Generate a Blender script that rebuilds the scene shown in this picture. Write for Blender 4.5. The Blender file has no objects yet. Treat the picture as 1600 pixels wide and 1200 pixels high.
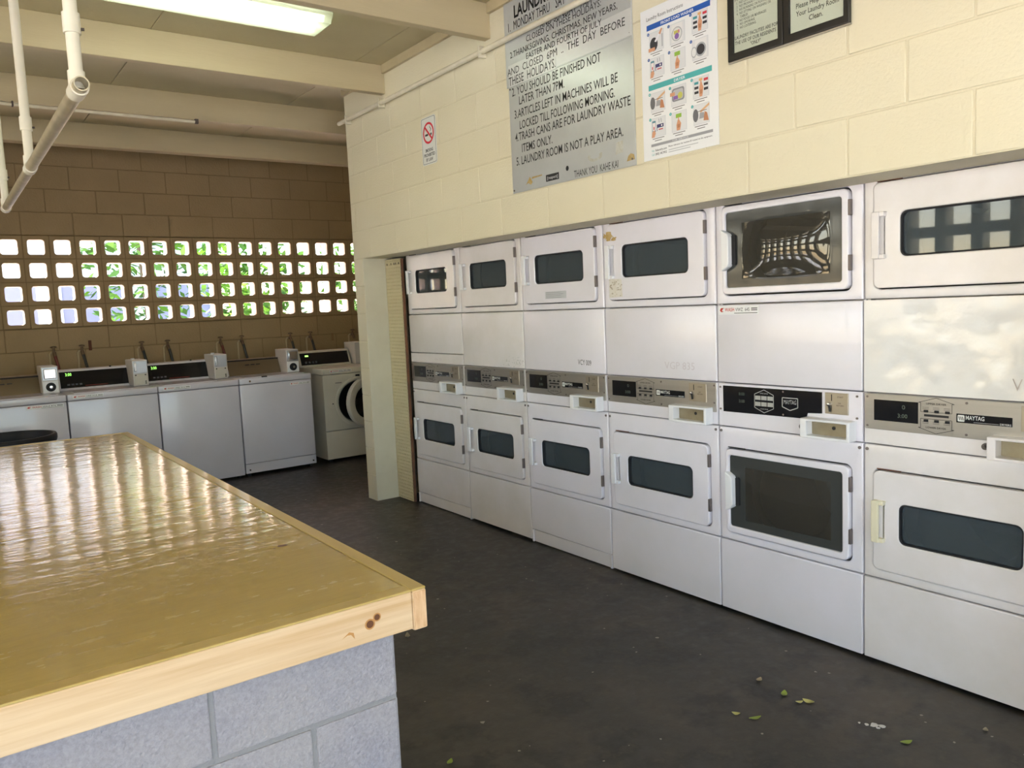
import bpy, bmesh, math, random
from mathutils import Vector, Matrix
random.seed(7)
sc = bpy.context.scene
COL = sc.collection

# ------------------------------------------------------------------ camera
F_PX = 1233.76
YAW, PITCH, ROLL = .6287, .0999, -.0442
CAM = Vector((-2.7578, -5.0112, 1.4048))
fw = Vector((math.sin(YAW)*math.cos(PITCH), math.cos(YAW)*math.cos(PITCH), -math.sin(PITCH)))
rt = Vector((math.cos(YAW), -math.sin(YAW), 0)); up = rt.cross(fw)
rt, up = rt*math.cos(ROLL)+up*math.sin(ROLL), up*math.cos(ROLL)-rt*math.sin(ROLL)
cd = bpy.data.cameras.new('camera'); cam = bpy.data.objects.new('camera', cd); COL.objects.link(cam)
cd.sensor_width = 36; cd.lens = F_PX*36/1600; cd.clip_start = .05; cd.clip_end = 200
cam.matrix_world = Matrix(((rt.x, up.x, -fw.x, CAM.x), (rt.y, up.y, -fw.y, CAM.y), (rt.z, up.z, -fw.z, CAM.z), (0, 0, 0, 1)))
sc.camera = cam

# ------------------------------------------------------------------ daylight
world = bpy.data.worlds.new('sky'); sc.world = world; world.use_nodes = True
wn = world.node_tree; wn.nodes.clear()
sky = wn.nodes.new('ShaderNodeTexSky'); sky.sky_type = 'NISHITA'; sky.sun_disc = False
sky.sun_elevation = math.radians(38); sky.sun_rotation = math.radians(-51); sky.air_density = 1.0; sky.dust_density = 1.2
bg = wn.nodes.new('ShaderNodeBackground'); bg.inputs[1].default_value = .55
wo = wn.nodes.new('ShaderNodeOutputWorld')
wn.links.new(sky.outputs[0], bg.inputs[0]); wn.links.new(bg.outputs[0], wo.inputs[0])
sd = bpy.data.lights.new('sun', 'SUN'); sd.energy = 40; sd.angle = math.radians(.6); sd.color = (1, .94, .88)
sun = bpy.data.objects.new('sun', sd); COL.objects.link(sun)
sun.rotation_euler = Vector((.62, -.50, -.62)).to_track_quat('-Z', 'Y').to_euler()
def portal(name, loc, rot, sx, sy):
    d = bpy.data.lights.new(name, 'AREA'); d.shape = 'RECTANGLE'; d.size = sx; d.size_y = sy
    o = bpy.data.objects.new(name, d); COL.objects.link(o); o.location = loc; o.rotation_euler = rot
    d.cycles.is_portal = True
portal('sky_portal_front', (-2.3, -7.55, 1.25), (math.radians(90), 0, 0), 3.6, 2.5)
portal('sky_portal_left', (-4.58, -2.95, 1.3), (math.radians(90), 0, math.radians(-90)), 8.2, 2.6)
portal('sky_portal_back', (-.1, 3.12, 1.78), (math.radians(-90), 0, 0), 4.9, .85)
sc.view_settings.view_transform = 'Standard'; sc.view_settings.look = 'None'
sc.view_settings.gamma = 1; sc.view_settings.exposure = 1.0; sc.view_settings.use_curve_mapping = False

# ------------------------------------------------------------------ materials
MATS = {}
def nd(nt, t, **kw):
    n = nt.nodes.new(t)
    for k, v in kw.items(): setattr(n, k, v)
    return n
def mat(name, col, rough=.5, metal=0, var=None, bump=None, coat=0, emit=0, spec=.5, var2=None, stretch=None, rvar=0, var3=None):
    """principled material; var = (scale, darker colour, amount), bump = (scale, strength)"""
    if name in MATS: return MATS[name]
    m = bpy.data.materials.new(name); m.use_nodes = True; nt = m.node_tree
    b = nt.nodes['Principled BSDF']
    b.inputs['Base Color'].default_value = (*col, 1); b.inputs['Roughness'].default_value = rough
    b.inputs['Metallic'].default_value = metal; b.inputs['Specular IOR Level'].default_value = spec
    b.inputs['Coat Weight'].default_value = coat; b.inputs['Coat Roughness'].default_value = .08
    if emit:
        b.inputs['Emission Color'].default_value = (*col, 1); b.inputs['Emission Strength'].default_value = emit
    if var or bump:
        g = nd(nt, 'ShaderNodeNewGeometry'); vec = g.outputs['Position']
        if stretch:
            mp = nd(nt, 'ShaderNodeMapping'); mp.inputs['Scale'].default_value = stretch
            nt.links.new(vec, mp.inputs['Vector']); vec = mp.outputs[0]
    last = None
    for v in (var, var2, var3):
        if not v: continue
        n = nd(nt, 'ShaderNodeTexNoise'); n.inputs['Scale'].default_value = v[0]; n.inputs['Detail'].default_value = 6
        n.inputs['Roughness'].default_value = .6
        nt.links.new(vec, n.inputs['Vector'])
        r = nd(nt, 'ShaderNodeMapRange'); r.inputs[1].default_value, r.inputs[2].default_value = v[3] if len(v) > 3 else (.35, .7)
        r.inputs[3].default_value = 0; r.inputs[4].default_value = v[2]
        nt.links.new(n.outputs['Fac'], r.inputs[0])
        mx = nd(nt, 'ShaderNodeMix', data_type='RGBA')
        mx.inputs[6].default_value = (*col, 1); mx.inputs[7].default_value = (*v[1], 1)
        if last: nt.links.new(last, mx.inputs[6])
        nt.links.new(r.outputs[0], mx.inputs[0]); last = mx.outputs[2]
        if rvar:
            r2 = nd(nt, 'ShaderNodeMapRange'); r2.inputs[1].default_value = .3; r2.inputs[2].default_value = .7
            r2.inputs[3].default_value = rough-rvar; r2.inputs[4].default_value = rough+rvar
            nt.links.new(n.outputs['Fac'], r2.inputs[0]); nt.links.new(r2.outputs[0], b.inputs['Roughness'])
    if last: nt.links.new(last, b.inputs['Base Color'])
    if bump:
        n = nd(nt, 'ShaderNodeTexNoise'); n.inputs['Scale'].default_value = bump[0]; n.inputs['Detail'].default_value = 4
        nt.links.new(vec, n.inputs['Vector'])
        bp = nd(nt, 'ShaderNodeBump'); bp.inputs['Strength'].default_value = bump[1]; bp.inputs['Distance'].default_value = .01
        nt.links.new(n.outputs['Fac'], bp.inputs['Height']); nt.links.new(bp.outputs[0], b.inputs['Normal'])
        if coat: nt.links.new(bp.outputs[0], b.inputs['Coat Normal'])
    MATS[name] = m; return m
def glass(name, tint, refl_rough=.02, ior=1.5, film=None):
    if name in MATS: return MATS[name]
    m = bpy.data.materials.new(name); m.use_nodes = True; nt = m.node_tree; nt.nodes.clear()
    o = nd(nt, 'ShaderNodeOutputMaterial'); mx = nd(nt, 'ShaderNodeMixShader'); f = nd(nt, 'ShaderNodeFresnel')
    t = nd(nt, 'ShaderNodeBsdfTransparent'); g = nd(nt, 'ShaderNodeBsdfGlossy')
    ge = nd(nt, 'ShaderNodeNewGeometry'); mr = nd(nt, 'ShaderNodeMapRange'); mr.inputs[3].default_value = ior; mr.inputs[4].default_value = 1/ior
    nt.links.new(ge.outputs['Backfacing'], mr.inputs[0]); nt.links.new(mr.outputs[0], f.inputs[0]); t.inputs[0].default_value = (*tint, 1); g.inputs['Roughness'].default_value = refl_rough
    nt.links.new(f.outputs[0], mx.inputs[0]); nt.links.new(t.outputs[0], mx.inputs[1]); nt.links.new(g.outputs[0], mx.inputs[2])
    if film:                                    # film: even diffuse tint mixed over the glass
        d = nd(nt, 'ShaderNodeBsdfDiffuse'); d.inputs[0].default_value = (*film[:3], 1); m2 = nd(nt, 'ShaderNodeMixShader'); m2.inputs[0].default_value = film[3]
        nt.links.new(mx.outputs[0], m2.inputs[1]); nt.links.new(d.outputs[0], m2.inputs[2]); mx = m2
    nt.links.new(mx.outputs[0], o.inputs[0]); MATS[name] = m; return m
def ink(c, rough=.6): return mat('ink_%02x%02x%02x' % tuple(int(255*max(0, min(1, x))) for x in c), c, rough)

CREAM = mat('cream_paint', (.75, .69, .51), .5, var=(2.2, (.70, .63, .45), .35), bump=(90, .2))
CREAM_JOINT = mat('cream_paint_joint', (.70, .635, .46), .6, bump=(60, .3))
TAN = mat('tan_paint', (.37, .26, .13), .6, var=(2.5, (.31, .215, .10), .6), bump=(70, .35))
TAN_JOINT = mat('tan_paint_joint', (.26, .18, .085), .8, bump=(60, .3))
CEIL = mat('ceiling_paint', (.56, .49, .31), .6, var=(3, (.48, .41, .25), .5), bump=(40, .1))
BEAM = mat('beam_paint', (.57, .48, .30), .5, var=(2, (.48, .39, .235), .5), bump=(30, .12), stretch=(.4, 4, 4))
WHITE = mat('white_enamel', (.82, .79, .85), .22, var=(3, (.72, .71, .72), .5), coat=.3)
WHITE_B = mat('white_enamel_aged', (.81, .77, .77), .3, var=(4, (.66, .62, .56), .5), coat=.2)
WHITE_DENT = mat('white_enamel_dented', (.80, .79, .77), .16, var=(4, (.72, .70, .66), .5), bump=(7, .55), coat=.4)
WHITE_WAVY = mat('white_enamel_wavy', (.81, .78, .78), .14, var=(4, (.74, .71, .70), .5), bump=(8, .45), coat=.4)
CREAMPL = mat('yellowed_plastic', (.78, .72, .52), .4)
PLASTIC = mat('white_plastic', (.82, .82, .83), .35)
WASHW = mat('washer_enamel', (.71, .69, .76), .25, var=(3, (.63, .61, .66), .5), coat=.3)
WASHOLD = mat('front_load_enamel', (.72, .69, .60), .3, var=(3, (.62, .58, .48), .5))
STEEL = mat('brushed_steel', (.46, .44, .41), .36, .85, var=(8, (.38, .36, .33), .5), stretch=(1, .15, 6))
STEELD = mat('coin_steel', (.45, .40, .32), .38, .9)
BRASS = mat('tray_brass', (.36, .31, .21), .45, .7, var=(14, (.24, .19, .12), .6))
CHROME = mat('chrome', (.55, .55, .56), .2, 1)
BROWNM = mat('console_bronze', (.25, .19, .12), .38, .5)
BLACK = mat('black_glass', (.012, .012, .014), .08)
DARK = mat('dark_gap', (.02, .02, .02), .8)
RUBBER = mat('black_rubber', (.016, .016, .018), .55, spec=.3)
DRUM = mat('drum_metal', (.22, .22, .22), .4, .6)
GREYGL = mat('grey_door_glass_border', (.055, .058, .055), .10, spec=.35)
PANE = glass('door_glass', (.42, .45, .45), film=(.30, .37, .42, .16))
PANE_DISH = glass('dished_glass', (.30, .30, .28), .015, 1.6, film=(.25, .23, .19, .16))
PLY = mat('varnished_plywood', (.56, .41, .125), .24, var=(2.2, (.47, .33, .085), .7), var2=(22, (.60, .45, .16), .08), bump=(12, .22), coat=1.0, stretch=(.55, 1.5, 1), rvar=.05)
PLY_EDGE = mat('varnished_edge', (.56, .41, .14), .35, var=(9, (.44, .30, .08), .7), coat=.3, stretch=(1, .1, 1))
PINE = mat('raw_pine', (.72, .52, .31), .6, var=(7, (.53, .31, .13), .85), var2=(1.6, (.78, .62, .43), .55), stretch=(.35, 3, 9))
PINE_END = mat('pine_end_grain', (.76, .52, .30), .7, var=(16, (.55, .30, .14), .9), stretch=(6, 1, 1.2))
KNOT = mat('pine_knot', (.13, .045, .012), .6)
KNOT_R = mat('pine_knot_ring', (.50, .24, .07), .6)
CMU = mat('grey_concrete_block', (.36, .345, .39), .9, var=(130, (.23, .22, .25), .9), var2=(3, (.43, .40, .38), .5), bump=(140, .5))
MORTAR = mat('grey_mortar', (.27, .265, .27), .95, bump=(100, .4))
FLOOR = mat('stained_concrete_floor', (.042, .037, .031), .44, var=(1.6, (.085, .066, .048), .8, (.47, .64)), var2=(5, (.020, .018, .016), .8, (.50, .62)), var3=(19, (.10, .085, .065), .6, (.54, .70)), bump=(26, .12), rvar=.10)
PEG = mat('pegboard_paint', (.66, .58, .36), .6, var=(4, (.56, .48, .3), .5))
RUST = mat('rust', (.17, .06, .03), .85, var=(30, (.08, .03, .02), .8))
PIPE = mat('painted_pipe', (.74, .69, .54), .4, var=(12, (.60, .52, .36), .5))
RODM = mat('galvanized_rod', (.62, .55, .40), .35, .6, var=(14, (.40, .33, .22), .6))
PVC = mat('pvc_pipe', (.78, .74, .62), .4, var=(6, (.68, .62, .48), .5))
SIGNM = mat('sign_aluminium', (.58, .60, .60), .28, .35, var=(5, (.50, .52, .51), .5), bump=(4, .08))
PAPER = mat('poster_paper', (.82, .83, .83), .4)
INKB = mat('black_ink', (.015, .015, .016), .5)
FRAMEB = mat('black_frame', (.018, .017, .016), .3)
CLEAR = glass('clear_acrylic', (.93, .95, .93))
GREEN_LED = mat('green_digits', (.35, .9, .15), .5, emit=1.2)
DIM_LED = mat('dim_digits', (.10, .13, .10), .5)
REDTXT = mat('red_print', (.55, .04, .03), .5)
RED = ink((.62, .02, .04)); BROWNS = mat('tape_residue', (.42, .27, .07), .6, var=(60, (.55, .45, .25), .8))
TAPE = mat('old_tape', (.52, .47, .38), .6, var=(40, (.30, .25, .18), .8))
GRIME = mat('grime', (.42, .40, .36), .7, var=(60, (.7, .69, .68), .9))
LEAFM = mat('leaf_green', (.25, .33, .05), .5); LEAFY = mat('leaf_yellow', (.55, .52, .18), .5)
LEAFB = mat('leaf_brown', (.33, .27, .17), .6)
HOSE_R = mat('hose_red', (.16, .03, .02), .5); HOSE_K = mat('hose_black', (.03, .03, .03), .5)
VALVE = mat('valve_bronze', (.20, .13, .08), .5, .6)

# ------------------------------------------------------------------ mesh helpers
class MB:
    def __init__(s): s.v = []; s.f = []; s.m = []
    def add(s, vs, fs, mi=0):
        k = len(s.v); s.v += [tuple(p) for p in vs]; s.f += [tuple(i+k for i in f) for f in fs]; s.m += [mi]*len(fs); return s
    def box(s, x0, x1, y0, y1, z0, z1, mi=0):
        return s.add([(x0, y0, z0), (x1, y0, z0), (x1, y1, z0), (x0, y1, z0), (x0, y0, z1), (x1, y0, z1), (x1, y1, z1), (x0, y1, z1)],
                     [(0, 3, 2, 1), (4, 5, 6, 7), (0, 1, 5, 4), (1, 2, 6, 5), (2, 3, 7, 6), (3, 0, 4, 7)], mi)
    def prism(s, pts, y0, y1, mi=0):
        """pts: (x, z) anticlockwise seen from the front (-y); extruded from y0 back to y1"""
        n = len(pts)
        return s.add([(x, y0, z) for x, z in pts]+[(x, y1, z) for x, z in pts],
                     [tuple(range(n)), tuple(range(2*n-1, n-1, -1))]+[(i, i+n, (i+1) % n+n, (i+1) % n) for i in range(n)], mi)
    def flat(s, pts, y, mi=0):
        return s.add([(x, y, z) for x, z in pts], [tuple(range(len(pts)))], mi)
    def plate(s, outer, inner, y0, y1, mi=0):
        n = len(outer); V = [(x, y0, z) for x, z in outer]+[(x, y0, z) for x, z in inner]+[(x, y1, z) for x, z in outer]+[(x, y1, z) for x, z in inner]
        fs = []
        for i in range(n):
            j = (i+1) % n
            fs += [(i, j, n+j, n+i), (2*n+i, 3*n+i, 3*n+j, 2*n+j), (i, 2*n+i, 2*n+j, j), (n+i, n+j, 3*n+j, 3*n+i)]
        return s.add(V, fs, mi)
    def tube(s, path, r, n=12, cap=True, mi=0, r2=None):
        path = [Vector(p) for p in path]; rings = []; V = []; prev = None
        for i, p in enumerate(path):
            d = (path[min(i+1, len(path)-1)]-path[max(i-1, 0)]).normalized()
            a = prev if prev else (Vector((0, 0, 1)) if abs(d.z) < .9 else Vector((1, 0, 0)))
            a = (a-d*a.dot(d)).normalized(); prev = a; b = d.cross(a)
            rr = r if r2 is None else r+(r2-r)*i/(len(path)-1)
            V += [p+(a*math.cos(t)+b*math.sin(t))*rr for t in (2*math.pi*k/n for k in range(n))]
        fs = []
        for i in range(len(path)-1):
            for k in range(n):
                l = (k+1) % n; fs.append((i*n+k, i*n+l, (i+1)*n+l, (i+1)*n+k))
        if cap: fs += [tuple(range(n-1, -1, -1)), tuple((len(path)-1)*n+k for k in range(n))]
        return s.add(V, fs, mi)
    def lathe(s, prof, c, axis='z', n=32, mi=0):
        """prof: (radius, height along axis)"""
        V = []; fs = []
        for r, h in prof:
            for k in range(n):
                t = 2*math.pi*k/n; a, b = r*math.cos(t), r*math.sin(t)
                V.append({'z': (c[0]+a, c[1]+b, c[2]+h), 'y': (c[0]+a, c[1]+h, c[2]+b), 'x': (c[0]+h, c[1]+a, c[2]+b)}[axis])
        for i in range(len(prof)-1):
            for k in range(n):
                l = (k+1) % n; q = (i*n+k, i*n+l, (i+1)*n+l, (i+1)*n+k); fs.append(q if axis != 'y' else q[::-1])
        return s.add(V, fs, mi)
    def disc(s, cx, cz, r, y, n=20, mi=0, sz=1):
        return s.flat([(cx+r*math.cos(2*math.pi*k/n), cz+sz*r*math.sin(2*math.pi*k/n)) for k in range(n)], y, mi)
    def text(s, body, u0, u1, z, h, y, mi=0, bold=0, spacing=1.0, slope=0):
        """flat lettering with its baseline at z, fitted between u0 and u1, capital height h"""
        V, fs = text_mesh(body, bold, spacing)
        if not V: return s
        xs = [p[0] for p in V]; a, b = min(xs), max(xs); k = (u1-u0)/(b-a); kz = h/.69
        return s.add([(u0+(x-a)*k, y, z+t*kz+slope*(x-a)*k) for x, t in V], fs, mi)
    def build(s, name, mats, parent=None, bevel=0, smooth=False, seg=2, angle=40):
        me = bpy.data.meshes.new(name); me.from_pydata(s.v, [], s.f)
        mats = mats if isinstance(mats, (list, tuple)) else [mats]
        for m in mats: me.materials.append(m)
        me.polygons.foreach_set('material_index', s.m)
        bm = bmesh.new(); bm.from_mesh(me)
        if bevel or smooth:
            bmesh.ops.remove_doubles(bm, verts=bm.verts, dist=1e-6)
            bmesh.ops.recalc_face_normals(bm, faces=bm.faces)
        if bevel:
            es = [e for e in bm.edges if len(e.link_faces) == 2 and e.calc_face_angle() > math.radians(35)]
            bmesh.ops.bevel(bm, geom=es, offset=bevel, segments=seg, profile=.5, affect='EDGES', clamp_overlap=True)
        bm.to_mesh(me); bm.free()
        if bevel or smooth:
            me.shade_smooth(); me.set_sharp_from_angle(angle=math.radians(20 if bevel and not smooth else angle))
        return link(name, me, parent)
def link(name, me, parent=None):
    o = bpy.data.objects.new(name, me); COL.objects.link(o)
    if parent: o.parent = parent
    return o
TXT = {}
def text_mesh(body, bold=0, spacing=1.0):
    key = (body, bold, spacing)
    if key not in TXT:
        c = bpy.data.curves.new('t', 'FONT'); c.body = body; c.offset = bold; c.space_character = spacing; c.resolution_u = 2
        c.fill_mode = 'FRONT'
        o = bpy.data.objects.new('t', c); me = bpy.data.meshes.new_from_object(o)
        TXT[key] = ([(v.co.x, v.co.y) for v in me.vertices], [tuple(p.vertices) for p in me.polygons])
        bpy.data.objects.remove(o); bpy.data.meshes.remove(me); bpy.data.curves.remove(c)
    return TXT[key]
def words_of(body, u0, u1, z, h, y, bold, m, parent):
    """a line of lettering, each word a part"""
    q = MB().text(body, u0, u1, z, h, y, bold=bold); fs = sorted(q.f, key=lambda f: min(q.v[i][0] for i in f)); cur = []; right = None
    groups = []
    for f in fs:
        a = min(q.v[i][0] for i in f); b = max(q.v[i][0] for i in f)
        if right is not None and a-right > .24*h: groups.append(cur); cur = []
        cur.append(f); right = b if right is None or not cur[:-1] else max(right, b)
    groups.append(cur)
    for gset in groups:
        w = MB(); ids = sorted({i for f in gset for i in f}); mp = {i: k for k, i in enumerate(ids)}
        w.add([q.v[i] for i in ids], [tuple(mp[i] for i in f) for f in gset]); w.build('printed_word', m, parent)
def rrect(x0, x1, z0, z1, r, n=5):
    pts = []
    for cx, cz, a in ((x1-r, z1-r, 0), (x0+r, z1-r, 90), (x0+r, z0+r, 180), (x1-r, z0+r, 270)):
        for k in range(n+1):
            t = math.radians(a+90*k/n); pts.append((cx+r*math.cos(t), cz+r*math.sin(t)))
    return pts
def tag(o, label, cat, group=None):
    o['label'] = label; o['category'] = cat
    if group: o['group'] = group
    return o
def struct(o, label, cat):
    o['kind'] = 'structure'; o['label'] = label; o['category'] = cat; return o
def thing(name, label, cat, loc=(0, 0, 0), rotz=0, group=None):
    o = bpy.data.objects.new(name, None); COL.objects.link(o); o.location = loc; o.rotation_euler = (0, 0, rotz)
    o.empty_display_size = .1
    return tag(o, label, cat, group)
RW = math.radians(-90)          # things on the dryer wall face -x

# ------------------------------------------------------------------ setting
CO = .1988                      # block course height
XL, XR, YB, YF, ZC = -4.4, 2.3, 2.92, -7.5, 3.0
WX, SOF = -.2115, 1.783         # dryer wall face, underside of the lintel
struct(MB().box(XL-.2, XR+.15, YF-.2, YB+.15, -.1, 0).build('floor', FLOOR), 'dark stained bare concrete floor with paint specks', 'floor')
fl = bpy.data.objects['floor']
sp = MB(); rs = random.Random(3)
for i in range(150):
    x, y = rs.uniform(-1.9, -.05), rs.uniform(-4.6, 1.5); r = rs.uniform(.002, .006)*(1 if rs.random() > .1 else 1.8)
    a = rs.random()*6; sp.add([(x+r*math.cos(a+t)*rs.uniform(.5, 1.3), y+r*math.sin(a+t)*rs.uniform(.5, 1.3), .0006) for t in (0, 1.05, 2.1, 3.14, 4.2, 5.2)], [(0, 1, 2, 3, 4, 5)])
o = sp.build('paint_specks', mat('paint_speck', (.35, .32, .27), .7), fl); o['kind'] = 'stuff'

ce = struct(MB().box(XL-.15, XR+.15, YF-.15, YB+.15, ZC+.02, ZC+.1).build('ceiling', CEIL), 'painted plywood ceiling carried by deep cream beams', 'ceiling')
BEAM_Y = [-1.455+1.2175*k for k in range(-4, 4)]
pm = MB().box(-.609, .609, -.607, .607, 0, .022).build('ceiling_panel', CEIL, ce, bevel=.002, seg=1); first = pm
for iy in range(-5, 4):
    for ix in range(-4, 3):
        x = -.41+1.2225*(ix+.5); y = -1.43+1.2175*(iy+.5)
        if y-.6 > YB or x-.6 > XR or x+.6 < XL: continue
        o = first if first else link('ceiling_panel', pm.data, ce); first = None
        o.location = (x, y, ZC)
for y in BEAM_Y:
    x1 = WX if y < .2 else XR
    MB().box(XL, x1, y, y+.055 if y < 2 else y+.11, 2.82, ZC).build('beam', BEAM, ce, bevel=.004)

def block_mesh(name, L, H, D, m, holes=False):
    b = MB().box(-L/2, L/2, 0, D, -H/2, H/2)
    o = b.build(name, m, None, bevel=.004, seg=2); me = o.data; bpy.data.objects.remove(o); return me
J = .006
def place(name, me, parent, loc, rotz=0):
    o = link(name, me, parent); o.location = loc; o.rotation_euler = (0, 0, rotz); return o

# dryer wall: lintel wall over the recess, the end pier beside the pegboard, solid wall nearer the camera
c = MB()
c.box(WX+.0028, 0, YF, .40, SOF, ZC)
c.box(WX+.004, .02, .252, .40, 0, SOF)
c.box(WX+.004, 0, YF, -4.16, 0, SOF)
wr = struct(c.build('wall_right', CREAM_JOINT), 'cream painted block wall over the recessed dryers', 'wall')
BL = .4015
m_full = block_mesh('block', BL-J, CO-J, .03, CREAM)
for k in range(5):
    z = SOF+CO*(k+.5); y0 = -2.689-BL*(.5 if k % 2 else 0)
    js = sorted([y0+BL*i for i in range(-9, 10)])
    js = [.40]+[j for j in reversed(js) if YF+.9 < j < .40-.06]
    for a, b in zip(js, js[1:]):
        L = a-b
        me = m_full if abs(L-BL) < .002 else block_mesh('block', L-J, CO-J, .03, CREAM)
        place('block', me, wr, (WX, (a+b)/2, z), RW)
m_pier = block_mesh('block', .148-.002, CO-J, .03, CREAM)
for k in range(9):
    z = SOF-CO*(k+.5)
    zz = max(z-CO/2, 0)
    place('block', m_pier, wr, (WX, .326, z if k < 8 else z), RW)
MB().box(WX+.001, .018, .250, .256, 0.001, SOF-.001).build('jamb_face', mat('jamb_paint', (.70, .66, .52), .5, var=(3, (.58, .53, .40), .6), bump=(30, .12)), wr, bevel=.003)
MB().box(WX-.001, 0, YF, .395, 2.783, 2.95).build('bond_beam', CREAM, wr, bevel=.003)
for a, b in zip([YF]+[y+.055 for y in BEAM_Y if y < .2], [y for y in BEAM_Y if y < .2]+[.395]):
    MB().box(WX-.022, WX+.004, a+.001, b-.001, 2.945, ZC).build('ledger_board', BEAM, wr, bevel=.003)
struct(MB().box(.02, XR, .25, .40, 0, ZC).build('wall_middle', CREAM), 'short cream partition wall running behind the dryers', 'wall')
struct(MB().box(XR, XR+.15, YF, YB+.15, 0, ZC).build('wall_far_right', CREAM), 'cream end wall beyond the partition', 'wall')

# back wall with four rows of pierced blocks
HX, HS, HZ = -2.17, .199, 1.380
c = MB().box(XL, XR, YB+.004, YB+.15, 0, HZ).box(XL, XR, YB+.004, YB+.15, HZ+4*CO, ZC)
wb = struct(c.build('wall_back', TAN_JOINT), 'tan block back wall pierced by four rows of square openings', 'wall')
bm_ = MB(); out = rrect(-HS/2+.003, HS/2-.003, -CO/2+.003, CO/2-.003, .004); inn = rrect(-.064, .064, -.063, .063, .022)
bm_.plate(out, inn, 0, .15)
bm_.m = [0 if k % 4 == 0 else 1 for k in range(len(bm_.f))]      # room face tan, reveals and street face pale
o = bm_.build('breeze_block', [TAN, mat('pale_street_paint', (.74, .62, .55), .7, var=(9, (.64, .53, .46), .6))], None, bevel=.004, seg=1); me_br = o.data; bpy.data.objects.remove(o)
LIM = -3.2
rest = MB()
def addplate(mb, cx, cz, y0, y1):
    mb.plate([(cx+x, cz+z) for x, z in out], [(cx+x, cz+z) for x, z in inn], y0, y1)
cols = [HX+HS*i for i in range(-1, 22) if HX+HS*i < XR-.09]
for x in cols:
    for r in range(4):
        z = HZ+CO*(r+.5)
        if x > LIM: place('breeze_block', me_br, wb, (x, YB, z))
        else: addplate(rest, x, z, YB, YB+.15)
xl, xr = cols[0]-HS/2, cols[-1]+HS/2
mg = MB()
for r in range(5): mg.box(xl, xr, YB+.004, YB+.146, HZ+CO*r-.005, HZ+CO*r+.005)
for x in [xl]+[c_+HS/2 for c_ in cols]: mg.box(x-.005, x+.005, YB+.0042, YB+.1458, HZ, HZ+4*CO)
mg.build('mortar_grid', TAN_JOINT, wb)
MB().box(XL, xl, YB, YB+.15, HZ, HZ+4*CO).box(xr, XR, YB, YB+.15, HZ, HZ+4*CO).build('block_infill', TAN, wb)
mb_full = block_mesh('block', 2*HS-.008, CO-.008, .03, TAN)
zs = [HZ-CO*(i+.5) for i in range(7)]+[HZ+4*CO+CO*(i+.5) for i in range(4)]
for i, z in enumerate(zs):
    off = HX-HS/2+(HS if i % 2 else 0)
    for k in range(-8, 12):
        x = off+2*HS*k+HS
        if x-HS < XL or x+HS > XR: continue
        if z-CO/2 < -.02: continue
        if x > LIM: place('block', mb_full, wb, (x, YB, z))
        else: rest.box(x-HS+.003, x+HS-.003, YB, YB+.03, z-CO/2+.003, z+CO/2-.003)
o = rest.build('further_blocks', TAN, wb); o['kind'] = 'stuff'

# left wall: pierced screen, doorway near the camera
c = MB().box(XL-.15, XL, -4.6, YB+.15, 0, .98).box(XL-.15, XL, YF, YB+.15, 2.48, ZC).box(XL-.15, XL, YF, -7.0, 0, 2.48).box(XL-.15, XL, 1.10, YB+.15, .98, 2.48)
wl = struct(c.build('wall_left', CREAM), 'cream block wall with pierced screen and wide doorway', 'wall')
scr = MB(); SB = .30; n = 25
for i in range(n):
    for r in range(5):
        y = -4.6+(i+.5)*SB; z = .98+SB*(r+.5); h = SB/2; a = b = .105
        O = [(y-h, z-h), (y+h, z-h), (y+h, z+h), (y-h, z+h)]
        if y > 1.2: continue
        I = [(y-a, z-b), (y+a, z-b), (y+a, z+b), (y-a, z+b)]
        V = [(xx, p[0], p[1]) for xx in (XL-.15, XL) for p in O+I]; fs = []
        for k in range(4):
            l = (k+1) % 4
            fs += [(k, l, 4+l, 4+k), (8+k, 12+k, 12+l, 8+l), (4+k, 4+l, 12+l, 12+k)]
        scr.add(V, fs)
o = scr.build('breeze_screen', CREAM, wl); o['kind'] = 'stuff'
c = MB().box(XL, -4.0, YF-.15, YF, 0, ZC).box(-.5, XR, YF-.15, YF, 0, ZC).box(-4.0, -.5, YF-.15, YF, 2.55, ZC)
struct(c.build('wall_front', CREAM), 'cream wall with a broad open entrance behind the viewer', 'wall')

# ------------------------------------------------------------------ outdoors
g = MB().box(-40, 40, -40, 60, -.25, -.12).build('ground', mat('pale_paving', (.42, .42, .43), .9, var=(1, (.34, .34, .34), .6)))
struct(g, 'pale paving outside the pierced wall', 'ground')
struct(MB().box(-6.8, XL-.15, YF-1.5, YB+1, 2.62, 2.78).build('added_sun_shade', BEAM), 'added slab, out of view, keeping sun off the left screen and doorway', 'added sun shade')  # unseen roof slab, added to block sun at the left screen and doorway
def building(x0, x1, y, h, label, wallm, nw):
    t = thing('apartment_building', label, 'building', (0, 0, -.12))
    MB().box(x0, x1, y, y+5, 0, h).build('wall', wallm, t)
    w = (x1-x0)/nw
    for fl_ in range(int(h//2.8)):
        for i in range(nw):
            cx = x0+w*(i+.5); z = .9+fl_*2.8
            f = MB().plate([(cx-.62, z), (cx+.62, z), (cx+.62, z+1.4), (cx-.62, z+1.4)], [(cx-.55, z+.07), (cx+.55, z+.07), (cx+.55, z+1.33), (cx-.55, z+1.33)], y-.05, y+.02).build('window', mat('window_frame_white', (.7, .7, .7), .5), t)
            MB().box(cx-.55, cx+.55, y-.02, y+.02, z+.07, z+1.33).build('pane', mat('lavender_shutter', (.30, .29, .40), .4), f)
    MB().box(x0-.3, x1+.3, y-.4, y+5.3, h, h+.25).build('roof', mat('roof_grey', (.4, .38, .36), .8), t)
building(-7, 2.0, 11.5, 6, 'white apartment block seen through the left openings of the back wall', mat('white_stucco', (.88, .87, .86), .8), 6)
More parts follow.
